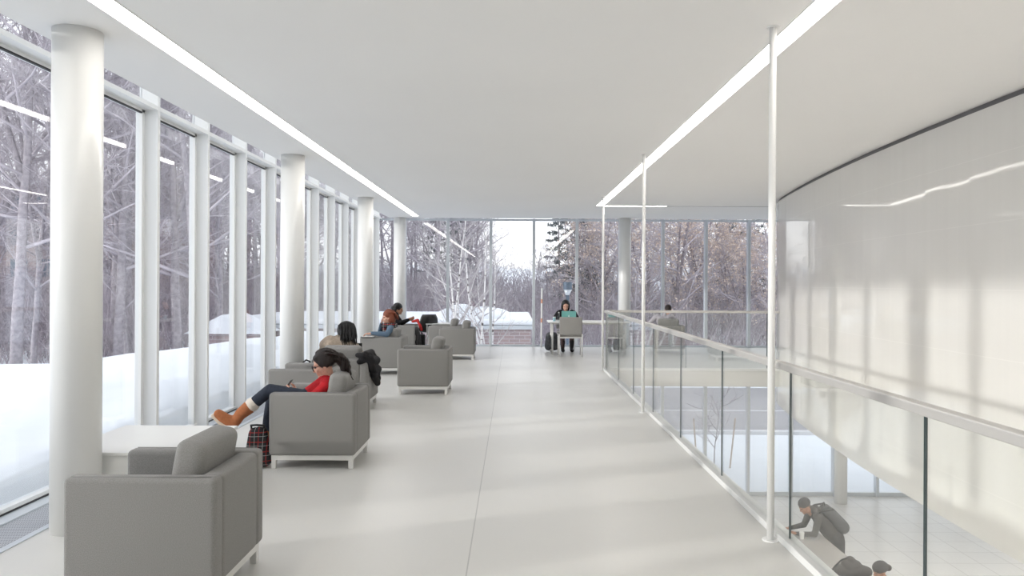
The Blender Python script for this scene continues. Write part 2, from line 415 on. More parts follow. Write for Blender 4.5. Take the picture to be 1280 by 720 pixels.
# ------------------------------------------------------------------ ceiling strip lights
def strip(x0,x1,y0,y1,label):
    t = thing('ceiling_light', label, 'ceiling light', ((x0+x1)/2,(y0+y1)/2,CEIL))
    hx, hy = (x1-x0)/2, (y1-y0)/2
    obj('diffuser', box(-hx,hx,-hy,hy,-.004,.002), 'lamp', t)
    bm = bmesh.new()
    add_box(bm,-hx-.006,-hx,-hy-.006,hy+.006,-.006,.0); add_box(bm,hx,hx+.006,-hy-.006,hy+.006,-.006,.0)
    add_box(bm,-hx,hx,-hy-.006,-hy,-.006,.0); add_box(bm,-hx,hx,hy,hy+.006,-.006,.0)
    obj('trim', bm, 'white', t)
strip(-2.44,-2.295,BACK+1,18.0,'long recessed white strip light on the ceiling above the columns and armchairs')
strip(1.70,1.84,BACK+1,15.45,'long recessed white strip light on the ceiling above the glass railing')
strip(1.86,3.15,15.40,15.53,'short white strip light running crosswise at the far end of the right strip')
# unseen fill lights added under slab and drum to brighten the lower level
def low_fill(x0,x1,y0,y1):
    o = obj('lower_fill_light', box(x0,x1,y0,y1,-.30,-.29), 'lowfill'); tag(o,'added unseen fill light under the walkway slab, brightening the lower level','ceiling light','added fill lights under the slab')
low_fill(-2.0,-1.8,-6,18); low_fill(.6,.8,-6,18)
for x in (6.2,9.2):
    o = obj('lower_fill_light', box(x,x+.22,-2,13.5,-.652,-.64), 'lowfill'); tag(o,'added unseen fill light under the curved wall, brightening the lower level','ceiling light','added fill lights under the drum')  # added out of view to lift the tiled floor below the drum

# ------------------------------------------------------------------ poles and railing
for y, lab in ((4.68,'nearest and thickest looking white floor to ceiling pole in front of the railing'),
               (9.30,'middle white floor to ceiling pole beside the glass railing'),
               (13.9,'farthest white floor to ceiling pole at the corner of the railing')):
    x = 1.615 if y < 13 else 1.66
    t = thing('ceiling_pole', lab, 'pole', (x,y,0))
    obj('shaft', cyl((0,0,.0),(0,0,CEIL), .022, n=20), 'white', t, True)
    obj('base_plate', cyl((0,0,.0),(0,0,.008), .05, n=24), 'white', t)
    obj('top_plate', cyl((0,0,CEIL-.006),(0,0,CEIL), .04, n=24), 'white', t)
RH = 1.11
def railing(label, along, a, b, c, joints):
    t = thing('glass_railing', label, 'railing', (c,a,0) if along == 'y' else (a,c,0))
    L = b-a
    def bx_(u0,u1,v0,v1,z0,z1,**k):
        return box(v0,v1,u0,u1,z0,z1,**k) if along == 'y' else box(u0,u1,v0,v1,z0,z1,**k)
    obj('handrail', bx_(0,L,-.03,.03,RH-.045,RH,bev=.006,seg=2), 'rail', t)
    obj('base_channel', bx_(0,L,-.045,.05,-.0,.045,bev=.004,seg=1), 'white', t)
    js = [0]+[j-a for j in joints if 0 < j-a < L]+[L]
    for u0, u1 in zip(js[:-1], js[1:]):
        g = obj('glass_panel', bx_(u0+.006,u1-.006,-.005,.005,.045,RH-.045), 'railglass', t)
        obj('edge', bx_(u1-.006,u1-.002,-.005,.005,.045,RH-.045), 'edge', g)
        obj('edge', bx_(u0+.002,u0+.006,-.005,.005,.045,RH-.045), 'edge', g)
railing('long glass balustrade with grey handrail beside the walkway','y',-6.0,RAILY-.04,RAILX,[3.08+1.5*k for k in range(-6,8)])
railing('far glass balustrade crossing in front of the seated man','x',RAILX+.04,5.0,RAILY-.0+.06,[3.2,4.7])

# ------------------------------------------------------------------ armchair (faces local -X)
def make_armchair():
    t = thing('armchair','','armchair')
    D, W, H, LG = .37, .35, .65, .115
    T = .105
    for s in (-1, 1):
        a = obj('armrest', box(-D,D-.0, s*W-(T if s>0 else 0), s*W+(T if s<0 else 0), LG, H, bev=.028, seg=4), 'fabric', t, True)
        V, F = [], []
        y = s*W*1.0; yy = y - s*.026
        pts = [(-D+.005, yy, LG+.03),(-D+.005, yy, H-.03),(-D+.03, yy, H+.001),(D-.03,yy,H+.001)]
        tube_into(V,F,pts,[.0035]*4,5); link('piping', mesh_vf('p',V,F),'piping',a,True)
    obj('backrest', box(D-.115,D, -W+T-.006, W-T+.006, LG, H-.002, bev=.028, seg=4), 'fabric', t, True)
    obj('seat_base', box(-D+.02,D-.11, -W+T-.004, W-T+.004, LG, .29, bev=.012, seg=2), 'fabric', t, True)
    obj('seat_cushion', box(-D-.0,D-.10, -W+T+.003, W-T-.003, .285, .44, bev=.04, seg=5), 'fabric', t, True)
    mx = Matrix.Translation((D-.205,0,.62)) @ Matrix.Rotation(R(10),4,'Y')
    c = obj('back_cushion', box(-.075,.085, -W+T+.004, W-T-.004, -.19,.185, bev=.05, seg=5, mtx=mx), 'fabric', t, True)
    bm = bmesh.new()
    f = .028
    for s in (-1,1):
        add_box(bm,-D+.02,D-.02, s*(W-.02)-(f if s>0 else 0), s*(W-.02)+(f if s<0 else 0), LG-.04,LG)
    add_box(bm,-D+.02,-D+.02+f,-W+.048,W-.048,LG-.04,LG); add_box(bm,D-.02-f,D-.02,-W+.048,W-.048,LG-.04,LG)
    obj('base_frame', bm, 'legmetal', t)
    for sx_ in (-1,1):
        for sy_ in (-1,1):
            cx, cy_ = sx_*(D-.04), sy_*(W-.04)
            obj('leg', box(cx-.02,cx+.02,cy_-.02,cy_+.02,0,LG-.038,bev=.003,seg=1), 'legmetal', t)
    return t
chair0 = make_armchair()
G = 'grey armchairs along the windows'
def armchair(x0, y0, rz, label, first=False):
    """x0,y0: left near corner of the footprint"""
    w_, d_ = (.74,.70) if abs(math.sin(rz)) < .5 else (.70,.74)
    loc = (x0+w_/2, y0+d_/2, 0)
    if first:
        chair0.location = loc; chair0.rotation_euler = (0,0,rz); chair0['label'] = label; chair0['group'] = G; return chair0
    return copy_tree(chair0, loc, rz, label, G)
armchair(-2.17,3.60,0,'empty grey armchair nearest the camera, in front of the first column',True)
armchair(-2.09,6.39,0,'grey armchair holding the woman in the red top')
armchair(-2.67,8.13,0,'grey armchair nearer the glass, directly behind the woman in red')
armchair(-2.50,9.25,-PI/2,'grey armchair seen from the back with a black coat over its side')
armchair(-2.66,12.95,0,'grey armchair under the red haired woman in denim')
armchair(-1.66,10.68,0,'empty grey armchair standing alone in the walkway, second row')
armchair(-2.93,16.6,PI,'grey armchair facing right under the black haired person by the third column')
armchair(-1.55,15.55,0,'empty grey armchair of the far pair, nearer and further right')
armchair(-1.87,16.40,0,'empty grey armchair of the far pair, tucked behind the other')
armchair(3.22,17.05,-PI/2,'grey armchair beyond the atrium holding the man in the lilac shirt')

# ------------------------------------------------------------------ furniture
def pt(px, d, h):
    """a point at depth d and height h seen at picture column px (measuring aid)"""
    return Vector(((px-642)/935*d, d, h))
t = thing('coffee_table','low white box table behind the first column','table',(-2.60,5.50,0))
obj('table_top', box(-.48,.41,-.50,.46,.43,.455,bev=.004,seg=2), 'tablewhite', t)
obj('plinth', box(-.465,.395,-.485,.445,0,.43,bev=.003,seg=1), 'tablewhite', t)

t = thing('desk','long white table by the far glass with a chair in front','table',(1.62,17.15,0))
obj('tabletop', box(-.84,.84,-.40,.40,.715,.74,bev=.006,seg=2), 'tablewhite', t)
for x in (-.74,.74):
    for y in (-.33,.33): obj('leg', cyl((x,y,0),(x,y,.716),.02,n=14), 'legmetal', t, True)
obj('apron', box(-.72,.72,-.32,.32,.68,.716), 'legmetal', t)

t = thing('side_chair','grey low backed chair on thin white legs in front of the white table','chair',(1.25,16.5,0))
obj('seat', box(-.26,.26,-.20,.26,.43,.475,bev=.015,seg=3), 'chairgrey', t, True)
mx = Matrix.Translation((0,-.23,.68)) @ Matrix.Rotation(R(6),4,'X')
obj('backrest', box(-.25,.25,-.018,.018,-.21,.19,bev=.015,seg=3,mtx=mx), 'chairgrey', t, True)
for x in (-.25,.25):
    tb = [(x,-.22,0),(x,-.235,.45),(x,-.25,.68)]; obj('leg', cyl((x,-.2,0),(x,-.235,.5),.013,n=12), 'legmetal', t, True)
    obj('leg', cyl((x,.24,0),(x,.22,.45),.013,n=12), 'legmetal', t, True)
obj('seat_frame', box(-.262,.262,-.24,.25,.405,.432,bev=.005,seg=1), 'legmetal', t)

t = thing('shell_chair','black plastic shell chair near the far corner with red cloth on it','chair',(-2.10,17.75,0), R(-58))
def shell_bm():
    bm = bmesh.new(); n, m_ = 14, 10; vs = []
    for i in range(n+1):
        u = i/n
        if u < .45: x, z = -.22+.42*(u/.45), .44-.02*math.sin(u/.45*PI)
        else:
            q=(u-.45)/.55; x, z = .20+.10*q+.02*math.sin(q*PI), .44+.42*q
        row = []
        for j in range(m_+1):
            v = j/m_*2-1; wd = .24*(1-.28*max(0,(u-.75)/.25)**2)
            lift = .05*v*v if u < .45 else 0; back = -.07*v*v if u >= .4 else 0
            row.append(bm.verts.new((x+back, v*wd, z+lift)))
        vs.append(row)
    for i in range(n):
        for j in range(m_): bm.faces.new((vs[i][j],vs[i][j+1],vs[i+1][j+1],vs[i+1][j]))
    bmesh.ops.recalc_face_normals(bm, faces=bm.faces)
    bmesh.ops.solidify(bm, geom=bm.faces[:], thickness=.014)
    return bm
obj('shell', shell_bm(), 'blackshell', t, True)
for x,y in ((-.18,-.19),(-.18,.19),(.2,-.19),(.2,.19)): obj('leg', cyl((x*1.1,y*1.1,0),(x*.7,y*.7,.43),.011,n=10), 'chrome', t, True)

# ------------------------------------------------------------------ organic bodies
def ico(bm, c, r, mtx=None, sub=2):
    m4 = (Matrix.Translation(c) @ (mtx.to_4x4() if mtx else Matrix.Identity(4)) @ Matrix.Diagonal((*((r,r,r) if isinstance(r,(int,float)) else r),1)))
    bmesh.ops.create_icosphere(bm, subdivisions=sub, radius=1, matrix=m4)
def remesh(prims, vox, smooth=3, name='body'):
    """prims: ('c', p0, p1, r0, r1, mat) tapered limbs, ('e', centre, radii, rotation3x3, mat) ellipsoids -> ONE surface"""
    bm = bmesh.new()
    for p in prims:
        if p[0] == 'c':
            p0, p1 = Vector(p[1]), Vector(p[2])
            ico(bm, p0, p[3]); ico(bm, p1, p[4])
            if (p1-p0).length > 1e-4: add_cyl(bm, p0, p1, p[3], p[4], 14)
        else: ico(bm, Vector(p[1]), p[2], p[3], 3)
    me = bpy.data.meshes.new('tmp'); bm.to_mesh(me); bm.free()
    o = bpy.data.objects.new('tmp', me); C.objects.link(o)
    rm = o.modifiers.new('r','REMESH'); rm.mode = 'VOXEL'; rm.voxel_size = vox
    s = o.modifiers.new('s','SMOOTH'); s.iterations = smooth; s.factor = .5
    dg = bpy.context.evaluated_depsgraph_get(); dg.update()
    out = bpy.data.meshes.new_from_object(o.evaluated_get(dg))
    bpy.data.objects.remove(o); bpy.data.meshes.remove(me); out.name = name
    out.materials.clear()
    mats = []
    for p in prims:
        if p[-1] not in mats: mats.append(p[-1])
    n = len(out.polygons); cen = np.zeros(n*3); out.polygons.foreach_get('center', cen); cen = cen.reshape(-1,3)
    best = np.full(n, 1e9); idx = np.zeros(n, dtype=np.int32)
    for p in prims:
        if p[0] == 'c':
            a, b = np.array(p[1]), np.array(p[2]); d = b-a; L = max(d@d, 1e-9)
            tt = np.clip(((cen-a)@d)/L, 0, 1); q = a+tt[:,None]*d
            dist = np.linalg.norm(cen-q,axis=1)-(p[3]+(p[4]-p[3])*tt)
        else:
            r = p[2] if not isinstance(p[2],(int,float)) else (p[2],)*3
            loc = (cen-np.array(p[1])) @ (np.array(p[3]) if p[3] else np.eye(3))
            k = np.linalg.norm(loc/np.array(r),axis=1); dist = (k-1)*min(r)
        upd = dist < best; best[upd] = dist[upd]; idx[upd] = mats.index(p[-1])
    if len(mats) > 1: out.polygons.foreach_set('material_index', idx)
    return out, mats
def organic(name, prims, vox, parent=None, smooth=3):
    me, mats = remesh(prims, vox, smooth, name); return link(name, me, mats, parent, True)

def frame3(f, up=(0,0,1)):
    """rotation whose columns are side, forward, up"""
    f = Vector(f).normalized(); s = f.cross(Vector(up)).normalized(); u = s.cross(f)
    return Matrix((s,f,u)).transposed()
def hand(P, wrist, d, n, skin, curl=.5, k=1.0, flip=1):
    """palm, four unequal fingers with two bends and a thumb leaving the side of the palm"""
    wrist = Vector(wrist); d = Vector(d).normalized(); n = Vector(n); n = (n-d*n.dot(d)).normalized(); s = d.cross(n)*flip
    for j in (-1.2,-.4,.4,1.2):
        P.append(('c', wrist+s*j*.012*k, wrist+d*.085*k+s*j*.021*k, .016*k, .0135*k, skin))
    for j, L in ((-1.35,.068),(-.45,.078),(.45,.074),(1.35,.058)):
        a = wrist+d*.088*k+s*j*.0205*k
        th = curl*.7; d1 = d*math.cos(th)+n*math.sin(th); b = a+d1*L*.52*k
        th2 = curl*1.9; d2 = d*math.cos(th2)+n*math.sin(th2); c = b+d2*L*.5*k
        P.append(('c',a,b,.0105*k,.0095*k,skin)); P.append(('c',b,c,.0095*k,.008*k,skin))
    a = wrist+d*.025*k-s*.028*k; b = a+(d*.6-s*.75+n*.25).normalized()*.042*k; c = b+(d*.95-s*.15+n*.35).normalized()*.034*k
    P.append(('c',a,b,.0135*k,.0115*k,skin)); P.append(('c',b,c,.0115*k,.0095*k,skin))
def head_prims(P, c, face, skin, k=1.0, up=(0,0,1)):
    Rm = frame3(face, up); c = Vector(c)
    def L(x,y,z): return c+Rm@Vector((x,y,z))*k
    P.append(('e', L(0,-.012,.028), (.074*k,.094*k,.088*k), Rm, skin))          # cranium
    P.append(('e', L(0,.02,-.035), (.060*k,.072*k,.080*k), Rm, skin))           # face and jaw
    P.append(('e', L(0,.072,-.092), (.024*k,.020*k,.018*k), Rm, skin))          # chin
    P.append(('c', L(0,.083,.010), L(0,.104,-.026), .009*k, .014*k, skin))      # nose
    P.append(('c', L(-.022,.084,-.060), L(.022,.084,-.060), .009*k, .009*k, skin))  # lips
    for s in (-1,1):
        P.append(('c', L(s*.040,.074,.022), L(s*.014,.086,.020), .010*k, .009*k, skin))  # brows
        P.append(('e', L(s*.073,-.005,-.018), (.010*k,.020*k,.032*k), Rm, skin))     # ears
        P.append(('e', L(s*.038,.062,-.030), (.020*k,.020*k,.018*k), Rm, skin))      # cheeks
    return Rm, L
def locks(root, mname, c, Rm, n, seed, back=.12, drop=.20, r=.010, side=.09, start=.05, wave=.02, name='hair_locks'):
    # wavy strands running from the crown over the skull and down behind
    r_ = random.Random(seed); V, F = [], []; off = Vector(root.location); c = Vector(c)
    for i in range(n):
        u = -1+2*(i+.5)/n+r_.uniform(-.05,.05); ph = r_.uniform(0,6)
        pts = []
        for k in range(9):
            t_ = k/8
            ang = R(62)+t_*R(118)
            y = math.cos(ang)*.108-.02; z = math.sin(ang)*.10*math.sqrt(max(0,1-.88*u*u))+.035
            x = u*side*(.35+.65*math.sin(min(1,t_*1.5)*PI*.55))
            if t_ > .7: z -= (t_-.7)/.3*drop*r_.uniform(.75,1.1); y -= (t_-.7)/.3*(back-.10)
            pts.append(c-off+Rm@Vector((x+wave*math.sin(ph+t_*9)*t_, y+wave*.6*math.cos(ph+t_*8)*t_, z)))
        tube_into(V, F, pts, [r*.7]+[r]*7+[r*.3], 5)
    return link(name, mesh_vf(name, V, F), mname, root, True)
def add_eyes(c, face, parent, k=1.0, up=(0,0,1)):
    Rm = frame3(face, up)
    for s in (-1,1):
        bm = bmesh.new(); ico(bm, Vector(c)+Rm@Vector((s*.030,.079,.004))*k, .0105*k); obj('eye', bm, 'eye', parent, True)
def torso(P, pelvis, chest, neck, shL, shR, top, pants, w=1.0):
    pelvis, chest, neck, shL, shR = map(Vector, (pelvis,chest,neck,shL,shR))
    sd = (shR-shL).normalized()
    for s in (-1,1):
        P.append(('c', pelvis+sd*s*.075*w, pelvis+sd*s*.085*w+(chest-pelvis)*.1, .105*w, .105*w, pants))
        P.append(('c', pelvis+(chest-pelvis)*.25+sd*s*.06*w, chest+sd*s*.07*w, .098*w, .108*w, top))
        P.append(('c', chest+sd*s*.06*w, (shL if s<0 else shR)*.75+neck*.25, .098*w, .068*w, top))
    P.append(('c', chest, neck, .09*w, .052*w, top))
    for sh in (shL, shR): P.append(('c', sh, sh*.7+neck*.3, .062*w, .055*w, top))
def arm(P, sh, el, wr, top, skin, w=1.0, bare=False):
    P.append(('c', sh, el, .058*w, .046*w, top)); P.append(('c', el, wr, .045*w, .030*w, skin if bare else top))
    if not bare:
        d=(Vector(wr)-Vector(el)).normalized(); P.append(('c', Vector(wr), Vector(wr)+d*.02, .024*w, .022*w, skin))
def leg(P, hip, kn, an, pants, w=1.0, taper=.043):
    P.append(('c', hip, kn, .088*w, .060*w, pants)); P.append(('c', kn, Vector(kn)*.55+Vector(an)*.45, .058*w, .057*w, pants))
    P.append(('c', Vector(kn)*.55+Vector(an)*.45, an, .057*w, taper*w, pants))
def shoe(name, an, heel, toe, m, parent, shaft=None, vox=.008, sole=True, r=.045):
    an, heel, toe = map(Vector,(an,heel,toe)); mid = heel*.4+toe*.6
    P = [('c',an,heel+(an-heel)*.35,r,r*.95,m),('c',heel,mid,r*.9,r*.98,m),('c',mid,toe-(toe-mid)*.3,r*.98,r*.85,m),('c',heel+(an-heel)*.3,mid,r*.9,r*.8,m)]
    if shaft: P.append(('c',an,Vector(shaft),r*1.05,r*1.25,m))
    return organic(name,P,vox,parent)

# ---- woman in the red top (second armchair, facing the glass)
def person(name_label, loc=(0,0,0)):
    o = thing('person', name_label, 'person', loc); return o
pw = person('woman in a red top with dark ponytail and glasses, looking at her phone',(-1.78,6.74,0))
def rel(root, *p): return Vector(p)-Vector(root.location)
def build(root, P, vox): 
    Q = []
    off = Vector(root.location)
    for p in P:
        if p[0]=='c': Q.append(('c',Vector(p[1])-off,Vector(p[2])-off,*p[3:]))
        else: Q.append(('e',Vector(p[1])-off,*p[2:]))
    return organic('body', Q, vox, root)
def part_org(root, name, P, vox, smooth=3):
    off = Vector(root.location); Q=[]
    for p in P:
        if p[0]=='c': Q.append(('c',Vector(p[1])-off,Vector(p[2])-off,*p[3:]))
        else: Q.append(('e',Vector(p[1])-off,*p[2:]))
    return organic(name, Q, vox, root, smooth)
yc = 6.74
hd = Vector((-1.70,yc-.02,.862)); fdir = Vector((-1,-.18,-.42)); up = Vector((-.35,0,1))
P = []
torso(P,(-1.86,yc,.55),(-1.68,yc,.67),(-1.665,yc,.755),(-1.645,yc-.17,.69),(-1.645,yc+.17,.69),'redtop','jeans',.9)
P.append(('c',(-1.665,yc,.745),hd+Vector((.035,0,-.05)),.046,.045,'skinlight'))
P.append(('e',(-1.70,yc,.735),(.05,.075,.035),None,'skinlight'))
head_prims(P,hd,fdir,'skinlight',.98,up)
arm(P,(-1.645,yc-.185,.685),(-1.80,yc-.20,.55),(-1.95,yc-.07,.595),'redtop','skinlight',.9,True)
arm(P,(-1.645,yc+.185,.685),(-1.80,yc+.20,.55),(-1.95,yc+.07,.595),'redtop','skinlight',.9,True)
hand(P,(-1.955,yc-.065,.598),(-.8,.45,.25),(.3,.6,.6),'skinlight',.8,.95,1)
hand(P,(-1.955,yc+.065,.598),(-.8,-.45,.25),(.3,-.6,.6),'skinlight',.8,.95,-1)
leg(P,(-1.86,yc-.07,.56),(-2.17,yc-.06,.635),(-2.42,yc-.10,.425),'jeans',.95)
leg(P,(-1.86,yc+.08,.54),(-2.20,yc+.09,.53),(-2.25,yc+.06,.13),'jeans',.95)
build(pw,P,.0075)
L = rel
shoe('boot',rel(pw,-2.42,yc-.10,.425),rel(pw,-2.475,yc-.115,.335),rel(pw,-2.62,yc-.13,.445),'bootbrown',pw,rel(pw,-2.345,yc-.085,.488),.008,r=.050)
bt = pw.children[-1]
organic('boot_cuff',[('c',rel(pw,-2.325,yc-.083,.504),rel(pw,-2.315,yc-.082,.512),.066,.064,'fleece')],.008,bt)
V,F=[],[]; 
organic('boot_sole',[('c',rel(pw,-2.49,yc-.118,.300),rel(pw,-2.56,yc-.128,.338),.030,.028,'sole'),('c',rel(pw,-2.56,yc-.128,.338),rel(pw,-2.645,yc-.133,.415),.028,.022,'sole')],.008,bt)
shoe('boot',rel(pw,-2.25,yc+.06,.12),rel(pw,-2.235,yc+.06,.052),rel(pw,-2.46,yc+.05,.05),'bootbrown',pw,rel(pw,-2.25,yc+.06,.22),.008,r=.048)
Hm = frame3(fdir,up)
def HL(x,y,z): return hd+Hm@Vector((x,y,z))
part_org(pw,'hair',[('e',HL(0,-.030,.045),(.089,.102,.094),Hm,'hairdark'),('e',HL(0,.026,.078),(.070,.048,.034),Hm,'hairdark'),
    ('e',HL(.062,-.02,.02),(.028,.06,.06),Hm,'hairdark'),('e',HL(-.062,-.02,.02),(.028,.06,.06),Hm,'hairdark'),
    ('c',HL(0,-.11,.02),HL(0,-.15,.0),.040,.05,'hairdark'),('c',HL(0,-.15,.0),HL(.01,-.165,-.09),.052,.045,'hairdark'),
    ('c',HL(0,-.17,-.05),HL(-.02,-.13,-.14),.05,.022,'hairdark')],.008)
locks(pw,'hairdark',hd,Hm,26,3,.13,.03,.0085,.088)
rr = random.Random(8); V, F = [], []
for i in range(34):                                   # curly ponytail
    a = rr.uniform(-1,1); q = [HL(a*.03,-.115,.02+rr.uniform(-.02,.02))-Vector(pw.location)]
    ph = rr.uniform(0,6); L_ = rr.uniform(.7,1.15)
    for k in range(1,9):
        t_ = k/8*L_; q.append(HL(a*.06*min(1,t_*2)+.022*math.sin(ph+t_*13), -.12-.075*math.sin(min(1,t_)*PI*.75)+.016*math.cos(ph+t_*12), .02-.19*t_*t_)-Vector(pw.location))
    tube_into(V, F, q, [.009]*8+[.003], 5)
link('ponytail', mesh_vf('ponytail', V, F), 'hairdark', pw, True)
add_eyes(rel(pw,*hd),fdir,pw,.98,up)
def torus(bm, c, Rm, r, t, n=18, m_=6):
    rows=[]
    for i in range(n):
        a=2*PI*i/n; row=[]
        for j in range(m_):
            b=2*PI*j/m_; row.append(bm.verts.new(Vector(c)+Rm@Vector(((r+t*math.cos(b))*math.cos(a), t*math.sin(b), (r+t*math.cos(b))*math.sin(a)))))
        rows.append(row)
    for i in range(n):
        for j in range(m_): bm.faces.new((rows[i][j],rows[(i+1)%n][j],rows[(i+1)%n][(j+1)%m_],rows[i][(j+1)%m_]))
bm = bmesh.new(); off = Vector(pw.location)
for s in (-1,1):
    torus(bm, HL(s*.033,.101,.0)-off, Hm, .026, .0028)
    add_cyl(bm, HL(s*.06,.098,.006)-off, HL(s*.078,-.005,.0)-off, .0025, n=6)
add_cyl(bm, HL(-.008,.103,.004)-off, HL(.008,.103,.004)-off, .0028, n=6)
obj('glasses', bm, 'blackshell', pw)
o = obj('phone', box(-.004,.004,-.036,.036,-.072,.072,bev=.003,seg=2,mtx=Matrix.Rotation(R(35),4,'Y')), 'blackshell'); o.location=(-2.035,yc,.66)
tag(o,'black phone held by the woman in red','phone')

# plaid bag on the floor
t = thing('tote_bag','black plaid bag with red and white checks on the floor beside brown boots','bag',(-2.20,6.47,0))
organic('bag_body',[('c',(-.05,0,.075),(.05,0,.075),.075,.075,'plaid'),('c',(-.045,0,.09),(-.03,0,.29),.075,.055,'plaid'),('c',(.045,0,.09),(.02,.01,.31),.075,.05,'plaid')],.008,t)
tube('handle',[(-.06,0,.33),(-.055,-.03,.365),(0,-.05,.372),(.055,-.03,.365),(.06,0,.33)],.009,'black',t)

# ---- person with long black hair, back to camera
pb = person('person in a beige coat with long black hair seen from behind, leaning left',(-2.20,9.72,0))
hd = Vector((-2.20,9.82,.945)); fdir = Vector((-.35,1,-.35)); P=[]
torso(P,(-2.16,9.64,.55),(-2.28,9.66,.75),(-2.27,9.68,.87),(-2.44,9.66,.80),(-2.08,9.68,.79),'beige','darkpants',1.05)
P.append(('c',(-2.235,9.70,.83),hd+Vector((0,-.02,-.05)),.045,.045,'skinmid'))
P += [('c',(-2.27,9.66,.84),(-2.43,9.65,.79),.075,.075,'beige'),('c',(-2.27,9.66,.84),(-2.10,9.67,.79),.075,.075,'beige'),('c',(-2.36,9.65,.80),(-2.22,9.66,.70),.12,.12,'beige')]; head_prims(P,hd,fdir,'skinmid',1)
arm(P,(-2.44,9.66,.75),(-2.55,9.78,.60),(-2.42,10.0,.62),'beige','skinmid'); arm(P,(-2.05,9.68,.77),(-1.97,9.85,.60),(-2.15,10.02,.60),'beige','skinmid')
hand(P,(-2.41,10.01,.62),(.6,.6,0),(.2,0,-1),'skinmid',.6); hand(P,(-2.16,10.03,.6),(-.6,.6,0),(0,0,-1),'skinmid',.6)
leg(P,(-2.24,9.66,.53),(-2.26,10.06,.52),(-2.28,10.14,.10),'darkpants'); leg(P,(-2.08,9.66,.53),(-2.06,10.06,.52),(-2.05,10.16,.10),'darkpants')
build(pb,P,.009)
for x in (-2.28,-2.05): shoe('shoe',rel(pb,x,10.14,.10),rel(pb,x,10.11,.045),rel(pb,x,10.35,.045),'blackcoat',pb)
Hm = frame3(fdir)
part_org(pb,'hair',[('e',hd+Vector((0,-.03,.03)),(.108,.12,.112),Hm,'hairblack'),('c',hd+Vector((.01,-.07,0)),hd+Vector((.05,-.10,-.13)),.105,.095,'hairblack'),
  ('c',hd+Vector((.04,-.13,-.10)),hd+Vector((.10,-.15,-.25)),.09,.085,'hairblack'),('c',hd+Vector((.06,-.12,-.12)),hd+Vector((.20,-.12,-.27)),.08,.05,'hairblack')],.009)
locks(pb,'hairblack',hd+Vector((.01,-.02,0)),Hm,34,4,.17,.24,.012,.100,wave=.016)
add_eyes(rel(pb,*hd),fdir,pb)
# black coat draped over the arm and back of that chair
t = thing('coat','black coat hanging over the right side of the fourth armchair','coat',(-1.80,9.5,0))
P=[('c',(-1.84,9.30,.68),(-1.83,9.62,.69),.045,.05,'blackcoat'),('c',(-1.815,9.28,.66),(-1.755,9.36,.50),.045,.05,'blackcoat'),('c',(-1.81,9.45,.66),(-1.755,9.5,.42),.05,.055,'blackcoat'),
   ('c',(-1.81,9.62,.66),(-1.755,9.66,.36),.05,.05,'blackcoat'),('c',(-1.76,9.42,.45),(-1.75,9.66,.30),.05,.04,'blackcoat'),('c',(-1.85,9.24,.69),(-1.93,9.26,.70),.04,.03,'blackcoat'),('c',(-1.84,9.30,.70),(-1.84,9.70,.69),.05,.05,'blackcoat'),('c',(-1.77,9.32,.62),(-1.765,9.62,.60),.055,.06,'blackcoat'),('c',(-1.765,9.38,.52),(-1.755,9.66,.48),.055,.06,'blackcoat'),('c',(-1.77,9.30,.66),(-1.90,9.23,.62),.04,.035,'blackcoat')]
off=Vector(t.location); organic('coat_body',[('c',Vector(p[1])-off,Vector(p[2])-off,*p[3:]) for p in P],.01,t)
organic('lining',[('c',Vector((-1.745,9.66,.34))-off,Vector((-1.735,9.70,.30))-off,.025,.02,'bootbrown')],.008,t)
t = thing('laptop','black framed laptop standing open beyond the beige coated person','laptop',(-2.0,10.04,.648))
mx = Matrix.Translation((0,0,.0)) @ Matrix.Rotation(R(-14),4,'X')
obj('screen', box(-.14,.14,-.006,.006,.008,.22,bev=.003,seg=1,mtx=Matrix.Rotation(R(-14),4,'X')), 'blackshell', t); obj('base', box(-.14,.14,-.22,.0,0,.014,bev=.003,seg=1), 'grey', t)
t.location = (-2.16,9.95,.575)
# bag strap left of chair 4
t = thing('shoulder_bag','black bag with a curved strap left of the chair holding the black haired reader','bag',(-2.60,9.30,0))
obj('bag_body', box(-.085,.085,-.16,.16,.0,.36,bev=.03,seg=3), 'black', t, True)
tube('strap',[(-.06,-.12,.33),(-.05,-.12,.50),(.0,-.12,.60),(.06,-.12,.645),(.085,-.05,.62),(.06,.08,.45),(.03,.12,.33)],.011,'black',t)

# ---- red haired woman
pr = person('red haired woman in a denim jacket and scarf resting her chin on her hand',(-2.2,13.3,0))
hd = Vector((-2.23,13.28,.985)); fdir = Vector((-1,-.55,-.12)); P=[]
torso(P,(-2.20,13.32,.55),(-2.16,13.30,.70),(-2.19,13.29,.84),(-2.15,13.10,.78),(-2.13,13.47,.78),'denim','darkpants',.95)
P.append(('c',(-2.19,13.29,.83),hd+Vector((.01,0,-.05)),.045,.045,'skinlight')); head_prims(P,hd,fdir,'skinlight',1)
P.append(('c',(-2.15,13.09,.78),(-2.20,13.00,.70),.056,.05,'denim')); P.append(('c',(-2.20,13.0,.70),(-2.45,12.97,.72),.048,.034,'denim'))
arm(P,(-2.13,13.47,.78),(-2.40,13.40,.68),(-2.345,13.30,.87),'denim','skinlight')
hand(P,(-2.345,13.30,.87),(.15,-.3,1),(1,0,0),'skinlight',.8,.9); hand(P,(-2.46,12.97,.72),(-1,.05,-.1),(0,0,-1),'skinlight',.5)
leg(P,(-2.22,13.25,.53),(-2.62,13.22,.52),(-2.66,13.22,.10),'darkpants'); leg(P,(-2.22,13.42,.53),(-2.62,13.42,.52),(-2.66,13.42,.10),'darkpants')
build(pr,P,.009)
for y in (13.22,13.42): shoe('shoe',rel(pr,-2.66,y,.10),rel(pr,-2.64,y,.045),rel(pr,-2.87,y,.045),'blackcoat',pr)
